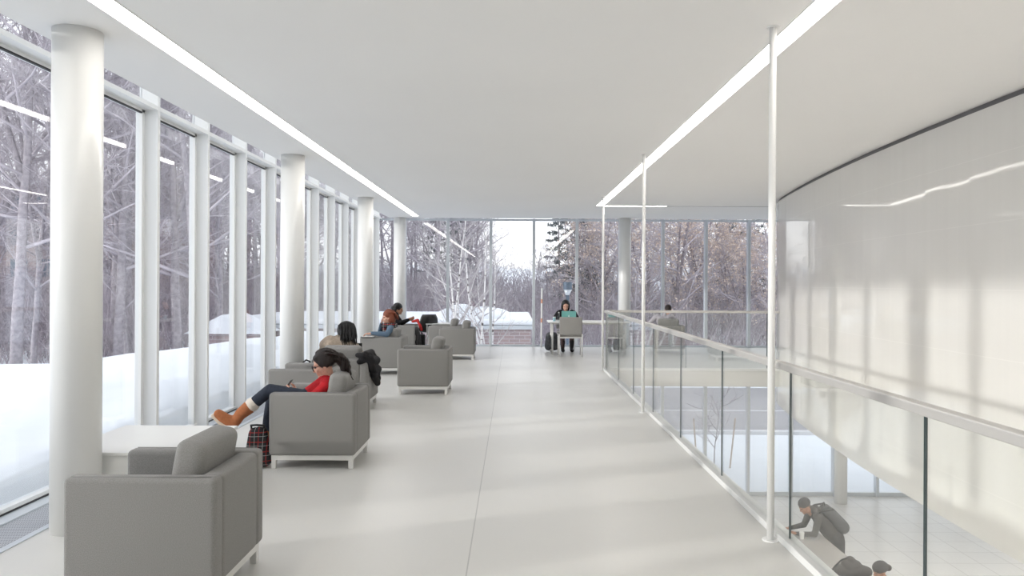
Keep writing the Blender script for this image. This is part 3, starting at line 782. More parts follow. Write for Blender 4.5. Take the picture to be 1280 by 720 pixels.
Hm = frame3(fdir); HLr = lambda x,y,z: hd+Hm@Vector((x,y,z))
part_org(pr,'hair',[('e',HLr(0,-.025,.045),(.09,.108,.092),Hm,'hairred'),('e',HLr(.055,-.045,-.03),(.045,.065,.09),Hm,'hairred'),('e',HLr(-.055,-.045,-.03),(.045,.065,.09),Hm,'hairred'),('e',HLr(0,-.085,-.06),(.06,.05,.08),Hm,'hairred')],.009)
part_org(pr,'scarf',[('c',(-2.27,13.22,.84),(-2.12,13.20,.84),.05,.05,'plaid'),('c',(-2.12,13.20,.84),(-2.12,13.38,.84),.05,.05,'plaid'),('c',(-2.12,13.38,.84),(-2.28,13.36,.83),.05,.05,'plaid'),('c',(-2.28,13.22,.83),(-2.28,13.36,.83),.05,.05,'plaid'),('c',(-2.28,13.24,.82),(-2.26,13.17,.68),.045,.04,'plaid')],.009)
locks(pr,'hairred',hd,Hm,24,6,.13,.10,.010,.095)
add_eyes(rel(pr,*hd),fdir,pr)
t = thing('book','open book with white pages on the arm of the red haired woman\'s chair','book',(-2.52,13.0,.652))
obj('pages', box(-.10,.10,-.07,.07,.004,.014,bev=.003,seg=1), 'paper', t); obj('cover', box(-.13,.105,-.075,.075,0,.004), 'black', t)

# ---- person with black curly hair facing right
pc = person('person with long black curly hair in a dark jacket facing right',(-2.62,16.95,0))
hd = Vector((-2.60,16.92,1.00)); fdir = Vector((1,-.15,-.2)); P=[]
torso(P,(-2.66,16.95,.56),(-2.70,16.95,.72),(-2.64,16.94,.85),(-2.67,17.13,.80),(-2.67,16.76,.80),'blackcoat','darkpants',.95)
P.append(('c',(-2.64,16.94,.84),hd+Vector((-.01,0,-.05)),.045,.045,'skindark')); head_prims(P,hd,fdir,'skinmid',1)
arm(P,(-2.66,16.75,.80),(-2.55,16.72,.70),(-2.36,16.78,.775),'blackcoat','skinmid'); arm(P,(-2.66,17.14,.80),(-2.55,17.14,.66),(-2.36,16.98,.76),'blackcoat','skinmid')
hand(P,(-2.35,16.78,.78),(1,.2,.25),(0,.8,.5),'skinmid',.9,1); hand(P,(-2.35,16.97,.77),(1,-.3,.2),(0,-.8,.5),'skinmid',.9,1,-1)
leg(P,(-2.62,16.87,.54),(-2.20,16.86,.53),(-2.14,16.86,.10),'darkpants'); leg(P,(-2.62,17.04,.54),(-2.20,17.05,.53),(-2.12,17.05,.10),'darkpants')
build(pc,P,.010)
for x,y in ((-2.14,16.86),(-2.12,17.05)): shoe('shoe',rel(pc,x,y,.10),rel(pc,x-.02,y,.045),rel(pc,x+.22,y,.045),'blackcoat',pc)
Hm = frame3(fdir); HLr = lambda x,y,z: hd+Hm@Vector((x,y,z)); rr = random.Random(5)
part_org(pc,'hair',[('e',HLr(0,-.03,.045),(.10,.11,.10),Hm,'hairblack')]+[('e',HLr(rr.uniform(-.09,.09),rr.uniform(-.13,-.0),rr.uniform(-.20,.08)),.045,None,'hairblack') for _ in range(26)],.010)
add_eyes(rel(pc,*hd),fdir,pc)

# red cloth and black bag on the shell chair
o = organic('red_scarf',[('c',(-2.36,17.52,.69),(-2.24,17.50,.72),.03,.04,'red'),('c',(-2.24,17.50,.72),(-2.17,17.46,.58),.035,.035,'red'),('c',(-2.17,17.46,.58),(-2.14,17.45,.50),.035,.03,'red')],.01); tag(o,'bright red scarf lying over the black shell chair','scarf')
t = thing('handbag','tall black bag on the floor against the shell chair','bag',(-2.22,17.42,.0))
obj('bag_body', box(-.19,.17,-.07,.07,.0,.40,bev=.035,seg=3), 'black', t, True)
tube('handle',[(-.08,0,.39),(-.06,0,.51),(.03,.06,.53),(.09,.02,.39)],.010,'black',t)
# side table far behind the pair
t = thing('low_table','small grey topped low table behind the far pair of armchairs','table',(-1.72,17.75,0))
obj('tabletop', box(-.33,.33,-.28,.28,.62,.645,bev=.005,seg=1), 'tablewhite', t)
for x in (-.3,.3):
    for y in (-.25,.25): obj('leg', cyl((x,y,0),(x,y,.62),.015,n=10), 'legmetal', t)

# ---- student at the far table
ps = person('student in black with bowed head behind the teal laptop at the white table',(1.22,17.85,0))
hd = Vector((1.235,17.72,1.075)); fdir = Vector((.05,-1,-.45)); P=[]
torso(P,(1.26,17.92,.55),(1.27,17.84,.82),(1.25,17.80,.97),(1.44,17.80,.90),(1.07,17.80,.90),'blackcoat','darkpants',.95)
P.append(('c',(1.25,17.80,.96),hd+Vector((0,.02,-.05)),.046,.045,'skinlight')); head_prims(P,hd,fdir,'skinlight',1)
arm(P,(1.45,17.79,.89),(1.50,17.62,.80),(1.33,17.46,.785),'blackcoat','skinlight'); arm(P,(1.06,17.79,.89),(.98,17.62,.80),(1.10,17.48,.80),'blackcoat','skinlight')
hand(P,(1.32,17.45,.785),(-.6,-.6,0),(0,0,-1),'skinlight',.4); hand(P,(1.11,17.47,.80),(.5,-.6,0),(0,0,-1),'skinlight',.4)
leg(P,(1.34,17.9,.54),(1.36,17.46,.53),(1.36,17.42,.12),'patterned'); leg(P,(1.18,17.9,.54),(1.14,17.48,.53),(1.15,17.40,.12),'patterned')
build(ps,P,.010)
for x in (1.36,1.15): shoe('boot',rel(ps,x,17.42,.12),rel(ps,x,17.45,.05),rel(ps,x,17.21,.05),'blackcoat',ps,rel(ps,x,17.43,.25))
Hm = frame3(fdir); HLr = lambda x,y,z: hd+Hm@Vector((x,y,z))
part_org(ps,'hair',[('e',HLr(0,-.03,.05),(.09,.10,.09),Hm,'hairblack'),('e',HLr(-.075,-.02,-.03),(.03,.06,.11),Hm,'hairblack'),('e',HLr(.075,-.02,-.03),(.03,.06,.11),Hm,'hairblack'),('e',HLr(0,-.10,-.05),(.08,.05,.12),Hm,'hairblack')],.010)
add_eyes(rel(ps,*hd),fdir,ps)
t = thing('stool','plain grey chair under the student behind the white table','chair',(1.26,17.97,0))
obj('seat', box(-.22,.22,-.20,.20,.415,.45,bev=.012,seg=2), 'chairgrey', t, True); obj('backrest', box(-.22,.22,.20,.235,.50,.82,bev=.012,seg=2), 'chairgrey', t, True)
for x in (-.19,.19):
    obj('leg', cyl((x,-.17,0),(x,-.17,.42),.012,n=10), 'legmetal', t); obj('leg', cyl((x,.215,0),(x,.215,.52),.012,n=10), 'legmetal', t)
t = thing('laptop','open teal laptop with white emblem on the white table','laptop',(1.255,16.98,.74))
obj('base', box(-.165,.165,.0,.23,0,.016,bev=.004,seg=1), 'teal', t)
mx = Matrix.Translation((0,-.0,.012)) @ Matrix.Rotation(R(12),4,'X')
lid = obj('lid', box(-.165,.165,-.006,.004,0,.225,bev=.003,seg=1,mtx=mx), 'teal', t)
bm = bmesh.new(); ico(bm, mx@Vector((0,-.0065,.115)), (.016,.002,.018)); ico(bm, mx@Vector((.005,-.0065,.137)), (.004,.002,.007)); obj('emblem', bm, 'mark', lid, True)
def backpack(label, loc, rz):
    t = thing('backpack',label,'backpack',loc,rz)
    organic('pack',[('c',(-.07,0,.11),(-.055,.0,.36),.10,.085,'greypack'),('c',(.07,0,.11),(.055,.0,.36),.10,.085,'greypack'),('c',(-.04,-.07,.12),(.04,-.07,.12),.07,.07,'greypack'),('c',(-.04,-.07,.12),(-.03,-.06,.25),.065,.05,'greypack'),('c',(.04,-.07,.12),(.03,-.06,.25),.065,.05,'greypack')],.009,t)
    tube('handle',[(-.04,.02,.44),(-.03,.03,.49),(.03,.03,.49),(.04,.02,.44)],.010,'black',t)
    for s in (-1,1): tube('strap',[(s*.06,.06,.42),(s*.10,.13,.34),(s*.12,.12,.2),(s*.09,.08,.08)],.013,'black',t)
    tube('zip',[(-.09,-.09,.14),(-.08,-.10,.30),(0,-.095,.36),(.08,-.10,.30),(.09,-.09,.14)],.006,'black',t)
    return t
backpack('dark grey backpack on the floor left of the white table',(.90,17.55,.012),.2)
t = thing('cup','pale blue paper cup on the left end of the white table','cup',(.93,17.05,.74))
obj('cup_body', cyl((0,0,0),(0,0,.085),.028,.036,n=20), 'bluecup', t); obj('lid', cyl((0,0,.085),(0,0,.10),.038,.034,n=20), 'paper', t)
t = thing('water_bottle','clear bottle standing beside the cup on the white table','bottle',(1.04,17.15,.74))
bm = cyl((0,0,0),(0,0,.14),.03,n=18); add_cyl(bm,(0,0,.14),(0,0,.18),.03,.013,18); obj('bottle_body', bm, 'railglass', t); obj('cap', cyl((0,0,.18),(0,0,.205),.014,n=14), 'paper', t)
o = obj('paper_stack', box(-.15,.15,-.105,.105,0,.012,bev=.002,seg=1), 'paper'); o.location=(1.72,17.0,.74); tag(o,'white papers lying on the middle of the white table','paper')
t = thing('measuring_pole','slender white and orange banded pole leaning on the far glass','pole',(.70,18.72,0))
obj('rod', cyl((0,0,0),(.012,.05,1.48),.022,n=12), 'white', t)
for z in (.62,1.10): obj('band', cyl((.012*z/1.48,.05*z/1.48,z),(.012*(z+.1)/1.48,.05*(z+.1)/1.48,z+.1),.0235,n=12), 'orange', t)

# ---- man beyond the atrium
pm = person('man in a lilac shirt with short dark hair seen from behind beyond the atrium',(3.55,17.5,0))
hd = Vector((3.62,17.50,.985)); fdir = Vector((.15,1,-.35)); P=[]
torso(P,(3.56,17.46,.56),(3.50,17.42,.76),(3.53,17.45,.89),(3.30,17.42,.81),(3.70,17.45,.83),'lilac','darkpants',1.02)
P.append(('c',(3.53,17.45,.88),hd+Vector((0,-.02,-.05)),.052,.05,'skinlight')); head_prims(P,hd,fdir,'skinlight',1.02)
arm(P,(3.29,17.42,.80),(3.17,17.52,.66),(3.35,17.78,.60),'lilac','skinlight'); arm(P,(3.71,17.45,.82),(3.79,17.60,.64),(3.66,17.85,.60),'lilac','skinlight')
hand(P,(3.36,17.79,.6),(.4,.8,0),(0,0,-1),'skinlight',.5); hand(P,(3.65,17.86,.6),(-.4,.8,0),(0,0,-1),'skinlight',.5)
leg(P,(3.48,17.48,.54),(3.46,17.92,.53),(3.46,17.98,.10),'darkpants'); leg(P,(3.65,17.48,.54),(3.68,17.92,.53),(3.69,17.98,.10),'darkpants')
build(pm,P,.010)
for x in (3.46,3.69): shoe('shoe',rel(pm,x,17.98,.10),rel(pm,x,17.95,.045),rel(pm,x,18.20,.045),'blackcoat',pm)
Hm = frame3(fdir)
part_org(pm,'hair',[('e',hd+Hm@Vector((0,-.022,.048)),(.082,.098,.088),Hm,'hairdark'),('e',hd+Hm@Vector((0,-.06,-.01)),(.07,.055,.07),Hm,'hairdark')],.009)
add_eyes(rel(pm,*hd),fdir,pm)

# ------------------------------------------------------------------ lower level
CT = LOW+1.02
t = thing('counter','long white counter on the lower level under the glass balustrade','counter',(4.75,11.0,LOW))
obj('counter_top', box(-.75,.60,-3.2,2.1,.98,1.02,bev=.005,seg=2), 'counter', t)
obj('counter_body', box(-.68,.50,-3.1,2.0,.0,.98), 'counter', t)
pl = person('person in a dark coat and beanie bending over the lower level counter',(5.62,13.0,LOW))
def dz(p): return Vector((p[0],p[1],p[2]+LOW))
hd = dz((5.07,12.98,1.50)); fdir = Vector((-1,-.15,-.62)); P=[]
torso(P,dz((5.62,13.0,.98)),dz((5.36,13.0,1.26)),dz((5.19,13.0,1.39)),dz((5.25,12.80,1.36)),dz((5.27,13.20,1.36)),'darkcoat','darkpants',1.1)
P.append(('c',dz((5.60,13.0,.95)),dz((5.45,13.0,1.15)),.14,.14,'darkcoat'))
P.append(('c',dz((5.19,13.0,1.38)),hd+Vector((.03,0,-.04)),.055,.05,'skinmid')); head_prims(P,hd,fdir,'skinmid',1.02,(-.4,0,1))
arm(P,dz((5.23,12.79,1.34)),dz((5.14,12.72,1.10)),dz((4.86,12.80,1.09)),'darkcoat','skinmid',1.12); arm(P,dz((5.25,13.21,1.34)),dz((5.16,13.24,1.10)),dz((4.86,13.12,1.08)),'darkcoat','skinmid',1.12)
hand(P,dz((4.85,12.80,1.10)),(-1,.2,.05),(0,.2,-1),'skinmid',.7,1.05); hand(P,dz((4.85,13.11,1.08)),(-1,-.2,0),(0,0,-1),'skinmid',.5,1.05)
leg(P,dz((5.64,12.91,.93)),dz((5.66,12.90,.50)),dz((5.70,12.90,.10)),'darkpants',1.1); leg(P,dz((5.64,13.10,.93)),dz((5.62,13.12,.50)),dz((5.60,13.12,.10)),'darkpants',1.1)
build(pl,P,.011)
for x,y in ((5.70,12.9),(5.60,13.12)): shoe('shoe',rel(pl,x,y,LOW+.10),rel(pl,x+.03,y,LOW+.045),rel(pl,x-.2,y,LOW+.045),'blackcoat',pl)
Hm = frame3(fdir,(-.4,0,1))
part_org(pl,'beanie',[('e',hd+Hm@Vector((0,-.022,.055)),(.092,.112,.095),Hm,'darkpants')],.009)
add_eyes(rel(pl,*hd),fdir,pl,1.02,(-.4,0,1))
part_org(pl,'hood',[('c',dz((5.22,12.9,1.43)),dz((5.22,13.1,1.43)),.06,.06,'darkcoat'),('c',dz((5.30,12.95,1.44)),dz((5.30,13.05,1.44)),.06,.06,'darkcoat')],.010)
t = thing('backpack','dark backpack worn on the back of the bending person','backpack',(5.60,13.0,LOW))
off = Vector(t.location)
organic('pack',[('c',dz((5.47,12.9,1.42))-off,dz((5.69,12.9,1.17))-off,.10,.12,'greypack'),('c',dz((5.47,13.1,1.42))-off,dz((5.69,13.1,1.17))-off,.10,.12,'greypack')],.011,t)
tube('handle',[dz((5.36,12.97,1.50))-off,dz((5.38,12.97,1.56))-off,dz((5.42,13.03,1.56))-off,dz((5.44,13.03,1.50))-off],.010,'black',t)
for y in (12.82,13.18): tube('strap',[dz((5.50,y,1.50))-off,dz((5.32,y,1.47))-off,dz((5.20,y,1.40))-off,dz((5.22,y,1.24))-off],.016,'black',t)
t = thing('paper_cup','white paper cup by the bending person\'s hands on the counter','cup',(4.93,12.74,CT))
obj('cup_body', cyl((0,0,0),(0,0,.10),.032,.042,n=18), 'paper', t); obj('lid', cyl((0,0,.10),(0,0,.115),.044,.04,n=18), 'paper', t)
t = thing('carry_bag','dark slumped bag with a loose strap at the near part of the lower counter','bag',(5.02,11.15,CT))
organic('bag_body',[('c',(-.14,0,.08),(.12,0,.09),.085,.10,'darkcoat'),('c',(-.02,0,.15),(.10,.0,.14),.10,.09,'darkcoat'),('c',(.02,0,.22),(.04,0,.2),.07,.07,'darkcoat'),('c',(.15,0,.08),(.25,-.05,.075),.09,.075,'darkcoat')],.011,t)
tube('strap',[(0,0,.27),(-.12,-.02,.24),(-.22,-.02,.14),(-.30,-.02,.03),(-.38,-.02,.015)],.012,'black',t)
pq = person('person in a dark cap whose head just shows at the bottom edge beyond the counter',(5.62,10.75,LOW))
hd = dz((5.30,10.78,1.23)); fdir = Vector((-1,-.1,-.35)); P=[]
torso(P,dz((5.68,10.75,.56)),dz((5.60,10.75,.88)),dz((5.40,10.77,1.07)),dz((5.46,10.56,1.00)),dz((5.46,10.95,1.00)),'darkcoat','darkpants',1.05)
P.append(('c',dz((5.40,10.77,1.06)),hd+Vector((.02,0,-.05)),.055,.05,'skinmid')); head_prims(P,hd,fdir,'skinmid')
for s in (-1,1):
    arm(P,dz((5.46,10.75+s*.2,.99)),dz((5.42,10.75+s*.27,.85)),dz((5.24,10.75+s*.16,1.075)),'darkcoat','skinmid',1.05)
    hand(P,dz((5.23,10.75+s*.155,1.08)),(-1,-s*.3,0),(0,0,-1),'skinmid',.5,1,s)
    leg(P,dz((5.68,10.75+s*.1,.54)),dz((5.40,10.75+s*.13,.53)) if False else dz((5.72,10.75+s*.12,.53)),dz((5.62,10.75+s*.12,.10)),'darkpants')
build(pq,P,.011)
for s in (-1,1): shoe('shoe',rel(pq,5.62,10.75+s*.12,LOW+.10),rel(pq,5.64,10.75+s*.12,LOW+.045),rel(pq,5.44,10.75+s*.12,LOW+.045),'blackcoat',pq)
Hm = frame3(fdir)
part_org(pq,'cap',[('e',hd+Hm@Vector((0,-.02,.05)),(.095,.115,.09),Hm,'darkpants'),('e',hd+Hm@Vector((0,-.13,.0)),(.05,.05,.05),Hm,'hairdark')],.009)
add_eyes(rel(pq,*hd),fdir,pq)
t = thing('stool','plain grey stool under the seated person in the dark cap','stool',(5.78,10.75,LOW))
obj('seat', cyl((0,0,.42),(0,0,.46),.19,n=24), 'chairgrey', t); obj('pedestal', cyl((0,0,.02),(0,0,.42),.03,n=14), 'chrome', t); obj('foot', cyl((0,0,0),(0,0,.02),.18,n=24), 'chrome', t)

# ------------------------------------------------------------------ the ground outside
def smooth(a,b,x):
    t_ = min(1,max(0,(x-a)/(b-a))); return t_*t_*(3-2*t_)
def wob(x,y): return .06*math.sin(x*1.3+y*.7)+.05*math.sin(y*1.9-x*.6)+.03*math.sin(x*3.7+1.1*y)
def lerp_pts(x, pts):
    for (a,ya),(b,yb) in zip(pts[:-1],pts[1:]):
        if x <= b: 
            t_ = max(0,(x-a)/(b-a)); return ya+(yb-ya)*t_
    return pts[-1][1]
LEFTP = [(0,-.3),(.10,-.28),(.19,.04),(.27,.15),(.42,.19),(1.0,.22),(2.2,.27),(3.2,.18),(5,-.2),(9,-.65),(16,-.9),(30,-.7),(60,1.5),(90,4)]
def ground_h(x, y):
    d = GX-x
    left = lerp_pts(max(d,0), LEFTP) + wob(x,y)*min(1,max(0,d)/1.0)
    far = smooth(19.5, 29, y); left = left*(1-far) + (-1.9 + max(0,y-42)*.085 + .1*wob(x*.5,y*.5))*far
    low = LOW + (.30*wob(x*.6,y*.5)+.02 if 19.6 < y < 26 else 0)*smooth(19.3,20.5,y)
    if y > 41: low += .4*smooth(41,42.5,y)+max(0,y-44)*.10
    w_ = smooth(-4.5, 1.0, x) if y > 19.2 else (1 if x > GX else 0)
    return left*(1-w_)+low*w_
def grid(name, xs, ys, m, skip=None):
    V=[(x,y,ground_h(x,y)) for y in ys for x in xs]; nx=len(xs); F=[]
    for j in range(len(ys)-1):
        for i in range(nx-1):
            cx_,cy_=(xs[i]+xs[i+1])/2,(ys[j]+ys[j+1])/2
            if skip and skip(cx_,cy_): continue
            F.append((j*nx+i,j*nx+i+1,(j+1)*nx+i+1,(j+1)*nx+i))
    return struct(link(name, mesh_vf(name,V,F), m, None, True))
xs = [GX-.06-d for d in (90,75,60,48,40,34,28,24,20,17,14,12,10,8.5,7,6,5,4.3,3.6,3,2.5,2.1,1.7,1.4,1.15,.95,.78,.64,.52,.42,.35,.30,.27,.24,.22,.20,.18,.16,.14,.12,.1,0)]
ys = [-12+.45*i for i in range(70)]
grid('snow_bank', xs, [y for y in ys if y < 19.0]+[19.2], 'snow')
xs2 = xs + [GX+.3+.6*i for i in range(32)] + [16+2.5*i for i in range(30)]
ys2 = [19.2+.45*i for i in range(26)]+[31+1.2*i for i in range(20)]+[56+4*i for i in range(16)]
grid('snow_ground', xs2, ys2, 'snow')
struct(obj('road', box(1.6,60,26.9,38.4,LOW-.3,LOW+.03), 'asphalt'))
struct(obj('kerb', box(1.6,60,26.6,26.9,LOW-.3,LOW+.12), 'kerb'))
struct(obj('road_line', box(1.6,60,31.4,31.6,LOW+.03,LOW+.035), 'kerb'))
def mound(label, x,y,z,rx,ry,rz,seed):
    r_=random.Random(seed); bm=bmesh.new(); bmesh.ops.create_icosphere(bm,subdivisions=4,radius=1)
    for v in bm.verts:
        k=1+.10*math.sin(v.co.x*4+seed)+.08*math.sin(v.co.y*5+v.co.z*3+seed)
        v.co=Vector((v.co.x*rx*k,v.co.y*ry*k,max(v.co.z,-.15)*rz*k))
    o=obj('snow_mound',bm,'snow',None,True); o.location=(x,y,z); tag(o,label,'snow pile')

# low brick building with snow on its flat roof, far left corner to centre
t = thing('brick_building','low mauve brick building with a snow covered flat roof beyond the far corner','building',(-5,34,-2.6))
obj('wall', box(-6.5,5.7,-4,4,-1.5,2.35), 'brick', t)
obj('parapet', box(-6.6,5.8,-4.1,4.1,2.35,2.5), 'steel', t)
bm = bmesh.new(); add_box(bm,-6.6,5.8,-4.1,4.1,2.5,2.74,bev=.1,seg=3); obj('roof_snow', bm, 'snow', t, True)
for x in (-4.5,-2.0): obj('window', box(x,x+1.2,-4.03,-3.9,.7,1.8), 'lampblue', t)
mound('left snow mound on the brick building roof behind the shell chair',-2.25,31.5,.05,1.1,.9,.62,1)
mound('right snow mound on the brick building roof behind the far armchairs',-1.0,31.2,.05,.9,.8,.55,4)
t = thing('gabled_shed','small white roofed gabled shed beyond the left glass','shed',(-10.6,28.4,-1.35))
bm=bmesh.new(); prism(bm,[(-1.2,-1),(1.2,-1),(1.2,1),(-1.2,1)],-1,1.1); obj('wall',bm,'brick',t)
bm=bmesh.new(); vs=[bm.verts.new(c) for c in ((-1.4,-1.2,1.05),(1.4,-1.2,1.05),(0,-1.2,1.75),(-1.4,1.2,1.05),(1.4,1.2,1.05),(0,1.2,1.75))]
for f in ((0,1,2),(3,5,4),(0,2,5,3),(1,4,5,2),(0,3,4,1)): bm.faces.new([vs[i] for i in f])
bmesh.ops.recalc_face_normals(bm,faces=bm.faces); obj('roof',bm,'snow',t)
# large building glimpsed through the left woods
t = thing('office_building','dark brick building with rows of pale windows hidden behind the left woods','building',(-33,62,1.5))
obj('wall', box(-7,7,-4,4,-2,7.5), 'brick', t); obj('roof_snow', box(-7.2,7.2,-4.2,4.2,7.5,7.9,bev=.08,seg=2), 'snow', t)
for zz in (.4,2.9,5.4):
    for x in np.arange(-6,6,2.0):
        f=obj('window', box(x,x+1.3,-4.05,-3.9,zz,zz+1.4), 'lampblue', t)
# lamp post
t = thing('lamp_post','slate blue street lamp with a broad head behind the reading student','lamp post',(1.88,26.0,LOW+.02))
obj('post', cyl((0,0,-.1),(0,0,4.92),.055,n=14), 'lampblue', t, True)
obj('neck', cyl((0,0,4.92),(0,0,5.12),.06,.145,n=20), 'steel', t, True)
obj('lamp_head', cyl((0,0,5.12),(0,0,5.38),.155,n=24), 'lampblue', t)

# ------------------------------------------------------------------ trees
def rv(r_, s=1): return Vector((r_.uniform(-s,s),r_.uniform(-s,s),r_.uniform(-s,s)))
def limb(r_, V, F, p, d, L, rad, sides, segs, wander, tropism, tip=.3):
    pts=[Vector(p)]; d=Vector(d).normalized()
    for i in range(segs):
        d=(d+rv(r_,wander)+Vector((0,0,tropism))).normalized(); pts.append(pts[-1]+d*L/segs)
    tube_into(V,F,pts,[rad*(1-(1-tip)*i/segs) for i in range(segs+1)],sides)
    return pts
def along(pts, u):
    f=u*(len(pts)-1); i=min(int(f),len(pts)-2); return pts[i].lerp(pts[i+1],f-i), (pts[i+1]-pts[i]).normalized()
def gen_tree(seed, H, r0, n1=15, n2=7, n3=7, spread=1.0, start=.25, twig=.012, forks=0):
    r_=random.Random(seed); tV,tF,bV,bF=[],[],[],[]; tips=[]
    trunks=[limb(r_,tV,tF,(0,0,-.4),(r_.uniform(-.05,.05),r_.uniform(-.05,.05),1),H*.95,r0,8,9,.06,.04,.12)]
    for f in range(forks):
        p,d=along(trunks[0],r_.uniform(.15,.4)); a=r_.uniform(0,2*PI)
        trunks.append(limb(r_,tV,tF,p,(math.cos(a)*.45,math.sin(a)*.45,1),H*.6,r0*.6,7,7,.08,.06,.15))
    for T in trunks:
        for i in range(n1):
            u=start+(1-start)*(i+r_.random())/n1; u=min(u,.99); p,d=along(T,u); a=r_.uniform(0,2*PI)
            dd=Vector((math.cos(a),math.sin(a),r_.uniform(.15,.9)/spread)); L1=H*.30*spread*(1.12-u)*r_.uniform(.7,1.25)+.5
            B=limb(r_,bV,bF,p,dd,L1,r0*.34*(1.15-u)+.012,5,5,.16,.06,.25)
            for j in range(n2):
                u2=.15+.85*(j+r_.random())/n2; p2,d2=along(B,min(u2,.99)); dd2=(d2+rv(r_,.85)+Vector((0,0,.15))).normalized(); L2=L1*.45*(1.2-u2)*r_.uniform(.7,1.2)+.3
                S=limb(r_,bV,bF,p2,dd2,L2,twig*1.6,3,3,.2,.04,.4)
                for k in range(n3):
                    u3=.1+.9*(k+r_.random())/n3; p3,d3=along(S,min(u3,.99)); dd3=(d3+rv(r_,.9)).normalized()
                    E=limb(r_,bV,bF,p3,dd3,L2*.45*r_.uniform(.6,1.2)+.15,twig,3,2,.2,.03,.4); tips.append(E[-1])
    return (tV,tF),(bV,bF),tips
def tree_proto(name, label, group, g, tm, bm_, leaves=0, seed=0, lm='leaf', size=.075):
    (tV,tF),(bV,bF),tips=g
    t=thing(name,label,'tree',(0,0,-200),0,group)
    link('trunk',mesh_vf('trunk',tV,tF),tm,t,True); link('branches',mesh_vf('branches',bV,bF),bm_,t,True)
    if leaves:
        r_=random.Random(seed); V,F=[],[]
        for i in range(leaves):
            c=r_.choice(tips)+rv(r_,.22); a=rv(r_).normalized()*size*r_.uniform(.6,1.3); b=a.cross(rv(r_)).normalized()*size*.6
            k=len(V); V+= [c-a,c+b*.9,c+a,c-b*.9]; F+=[(k,k+1,k+2),(k,k+2,k+3)]
        l=link('dry_leaves',mesh_vf('dry_leaves',V,F),lm,t); l['kind']='stuff'
    return t
def gen_conifer(seed,H,r0):
    r_=random.Random(seed); tV,tF,bV,bF,nV,nF=[],[],[],[],[],[]
    T=limb(r_,tV,tF,(0,0,-.3),(0,0,1),H,r0,8,8,.02,.02,.08)
    for i in range(46):
        u=.18+.8*i/46+r_.uniform(-.01,.01); p,d=along(T,min(u,.995)); a=i*2.4+r_.uniform(-.3,.3)
        L=H*.24*(1.05-u)*r_.uniform(.65,1.2)+.25
        B=limb(r_,bV,bF,p,(math.cos(a),math.sin(a),.05),L,.05*(1.1-u)+.008,4,4,.10,-.03,.2)
        for j in range(int(16+L*16)):
            q,dq=along(B,r_.uniform(.12,1)); dd=(dq*.5+rv(r_,.8)+Vector((0,0,.1))).normalized()
            V0=q; tube_into(nV,nF,[V0,V0+dd*.18,V0+dd*.38],[.035,.055,.008],3)
    return (tV,tF),(bV,bF),(nV,nF)
protos=[]
LW='bare grey trees of the woods'
for s,(H,r0,n1,sp,fk) in enumerate(((19,.20,15,1.0,0),(16,.15,14,.8,1),(21,.24,15,1.1,1),(14,.11,13,.9,0),(17,.17,14,1.2,1))):
    protos.append(tree_proto('bare_tree','', LW, gen_tree(10+s,H,r0,n1,7,6,sp,.22,.013,fk),'bark','twig'))
leafy=[tree_proto('oak_tree','', 'oaks keeping dry leaves', gen_tree(30+s,H,.20,15,7,6,1.15,.12,.013,1),'darkbark','twig',2800,s,'leaf',.09) for s,H in enumerate((12,14.5))]
(cT,cB,cN)=gen_conifer(5,13,.17)
con=thing('pine_tree','','tree',(0,0,-200),0,'dark pines in the woods')
link('trunk',mesh_vf('trunk',*cT),'darkbark',con,True); link('branches',mesh_vf('branches',*cB),'darkbark',con,True)
nd=link('needles',mesh_vf('needles',*cN),'needle',con); nd['kind']='stuff'
rt=random.Random(21); used=set()
def plant(p, x, y, rz, label, group, s=1.0):
    if p.name not in used:
        used.add(p.name); o=p; o.location=(x,y,ground_h(x,y)); o.rotation_euler=(0,0,rz); o['label']=label; o['group']=group
    else: o=copy_tree(p,(x,y,ground_h(x,y)),rz,label,group)
    o.scale=(s,s,s*rt.uniform(.92,1.08)); return o
def blocked(x,y):
    if -13.5 < x < 2.2 and 27 < y < 40: return True       # brick building
    if x > 0 and y < 43: return True                    # road
    if -42 < x < -24 and 56 < y < 67: return True
    return False
def scatter(n, a0,a1,d0,d1, fn):
    placed=[]; tries=0
    while len(placed) < n and tries < n*60:
        tries+=1; a=rt.uniform(a0,a1); d=math.sqrt(rt.uniform(d0*d0,d1*d1)); x,y=a*d,d
        if blocked(x,y) or any((x-q[0])**2+(y-q[1])**2 < 2.2 for q in placed): continue
        placed.append((x,y)); fn(x,y)
LG_='tall bare grey tree in the woods behind the left windows'; BG_='bare grey tree in the woods behind the far windows'
scatter(95,-.86,-.17,24,72,lambda x,y: plant(rt.choice(protos),x,y,rt.uniform(0,6.3),LG_,'bare trees behind the left windows',rt.uniform(.8,1.15)))
scatter(24,-.17,-.045,41,85,lambda x,y: plant(rt.choice(protos),x,y,rt.uniform(0,6.3),BG_,'bare trees behind the far windows',rt.uniform(.6,.85)))
scatter(13,-.045,.06,46,90,lambda x,y: plant(rt.choice(protos),x,y,rt.uniform(0,6.3),BG_,'bare trees behind the far windows',rt.uniform(.28,.45)))
scatter(20,.06,.42,44,85,lambda x,y: plant(rt.choice(protos),x,y,rt.uniform(0,6.3),BG_,'bare trees behind the far windows',rt.uniform(.45,.8)))
scatter(17,.10,.42,43.5,66,lambda x,y: plant(rt.choice(leafy),x,y,rt.uniform(0,6.3),'oak tree still holding tan leaves beyond the far windows','oaks keeping dry leaves',rt.uniform(.6,.95)))
PL='dark evergreen pine among the bare trees beyond the far windows'
for px,d,s in ((722,60,.95),(735,66,.85),(700,72,.8),(575,62,.7),(545,66,.75),(905,60,.85),(945,64,.8)):
    x=(px-642)/935*d; plant(con,x,d,rt.uniform(0,6),PL,'dark pines in the woods',s)
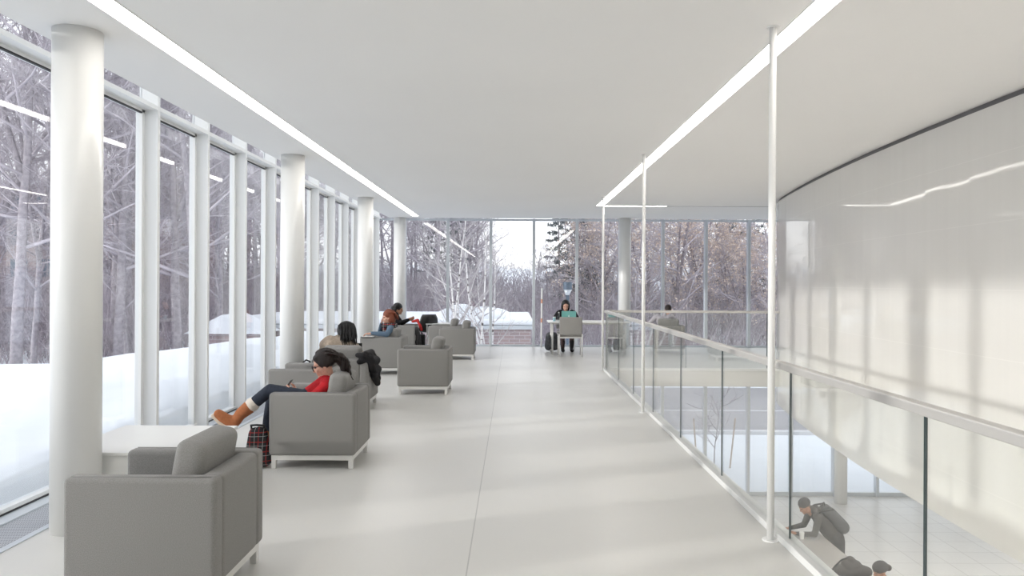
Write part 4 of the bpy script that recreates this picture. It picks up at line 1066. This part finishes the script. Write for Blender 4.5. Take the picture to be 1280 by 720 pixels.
# close trees with thick trunks outside the left glass
for px,d,s in ((20,23,.75),(42,24.5,.7),(148,25,.75),(160,26,.6),(222,27,.8),(275,31,.7)):
    x=(px-642)/935*d; plant(protos[2] if s>.7 else protos[1],x,d,rt.uniform(0,6),'thick trunked bare tree close behind the left snow bank','near trees behind the snow bank',s)
# birches
bl=('white birch left of the pair outside the far windows','white birch with many stems outside the far windows, right one','slanting white birch behind the far armchairs')
for i,(px,d,H,lean) in enumerate(((572,25.0,5.6,.05),(597,25.5,6.4,-.02),(606,26.3,5.2,.25))):
    g=gen_tree(60+i,H+1.9,.06,7,4,3,.7,.25,.006,2)
    x=(px-642)/935*d; o=tree_proto('birch_tree',bl[i],None,g,'birch','birchtwig'); o.location=(x,d,ground_h(x,d))
# one sapling with stakes by the road
g=gen_tree(80,2.6,.022,9,4,3,.75,.35,.006,0)
o=tree_proto('sapling','thin bare young tree planted in the snow between two stakes','',g,'bark','twig'); x=(894-642)/935*21.8; o.location=(x,21.8,ground_h(x,21.8)); o.scale=(1,1,1)
for px,dx,lab in ((873,-.12,'left wooden stake beside the young tree in the snow'),(913,.16,'right leaning wooden stake beside the young tree in the snow')):
    x=(px-642)/935*21.7; zz=ground_h(x,21.7); s_=obj('stake', cyl((0,0,-.1),(dx,0,1.45),.022,n=8),'wood'); s_.location=(x,21.7,zz); tag(s_,lab,'stake')
# undergrowth of the woods
V,F=[],[]
r_=random.Random(9); n=0
while n < 13000:
    a=r_.uniform(-.86,.45); d=math.sqrt(r_.uniform(27**2,75**2)); x,y=a*d,d
    if blocked(x,y): continue
    if x > GX-6 and y < 43 and x > -9: continue
    n+=1; z=ground_h(x,y)-.1; h=r_.uniform(.8,4.2)
    p=[Vector((x,y,z))]; dd=Vector((r_.uniform(-.35,.35),r_.uniform(-.35,.35),1))
    for i in range(3): dd=(dd+rv(r_,.35)).normalized(); p.append(p[-1]+dd*h/3)
    tube_into(V,F,p,[.022,.018,.013,.006],3)
    for q in range(4):
        c,e=along(p,r_.uniform(.2,.95)); tube_into(V,F,[c,c+(e+rv(r_,.9))*h*.16,c+(e+rv(r_,.7))*h*.30],[.013,.010,.005],3)
u=link('undergrowth',mesh_vf('undergrowth',V,F),'brush'); u['kind']='stuff'; tag(u,'dense brown brush between the trees of the woods','undergrowth')
# bare protos never planted stay out
for p in protos+leafy+[con]:
    if p.name not in used:
        for c_ in list(p.children): bpy.data.objects.remove(c_)
        bpy.data.objects.remove(p)
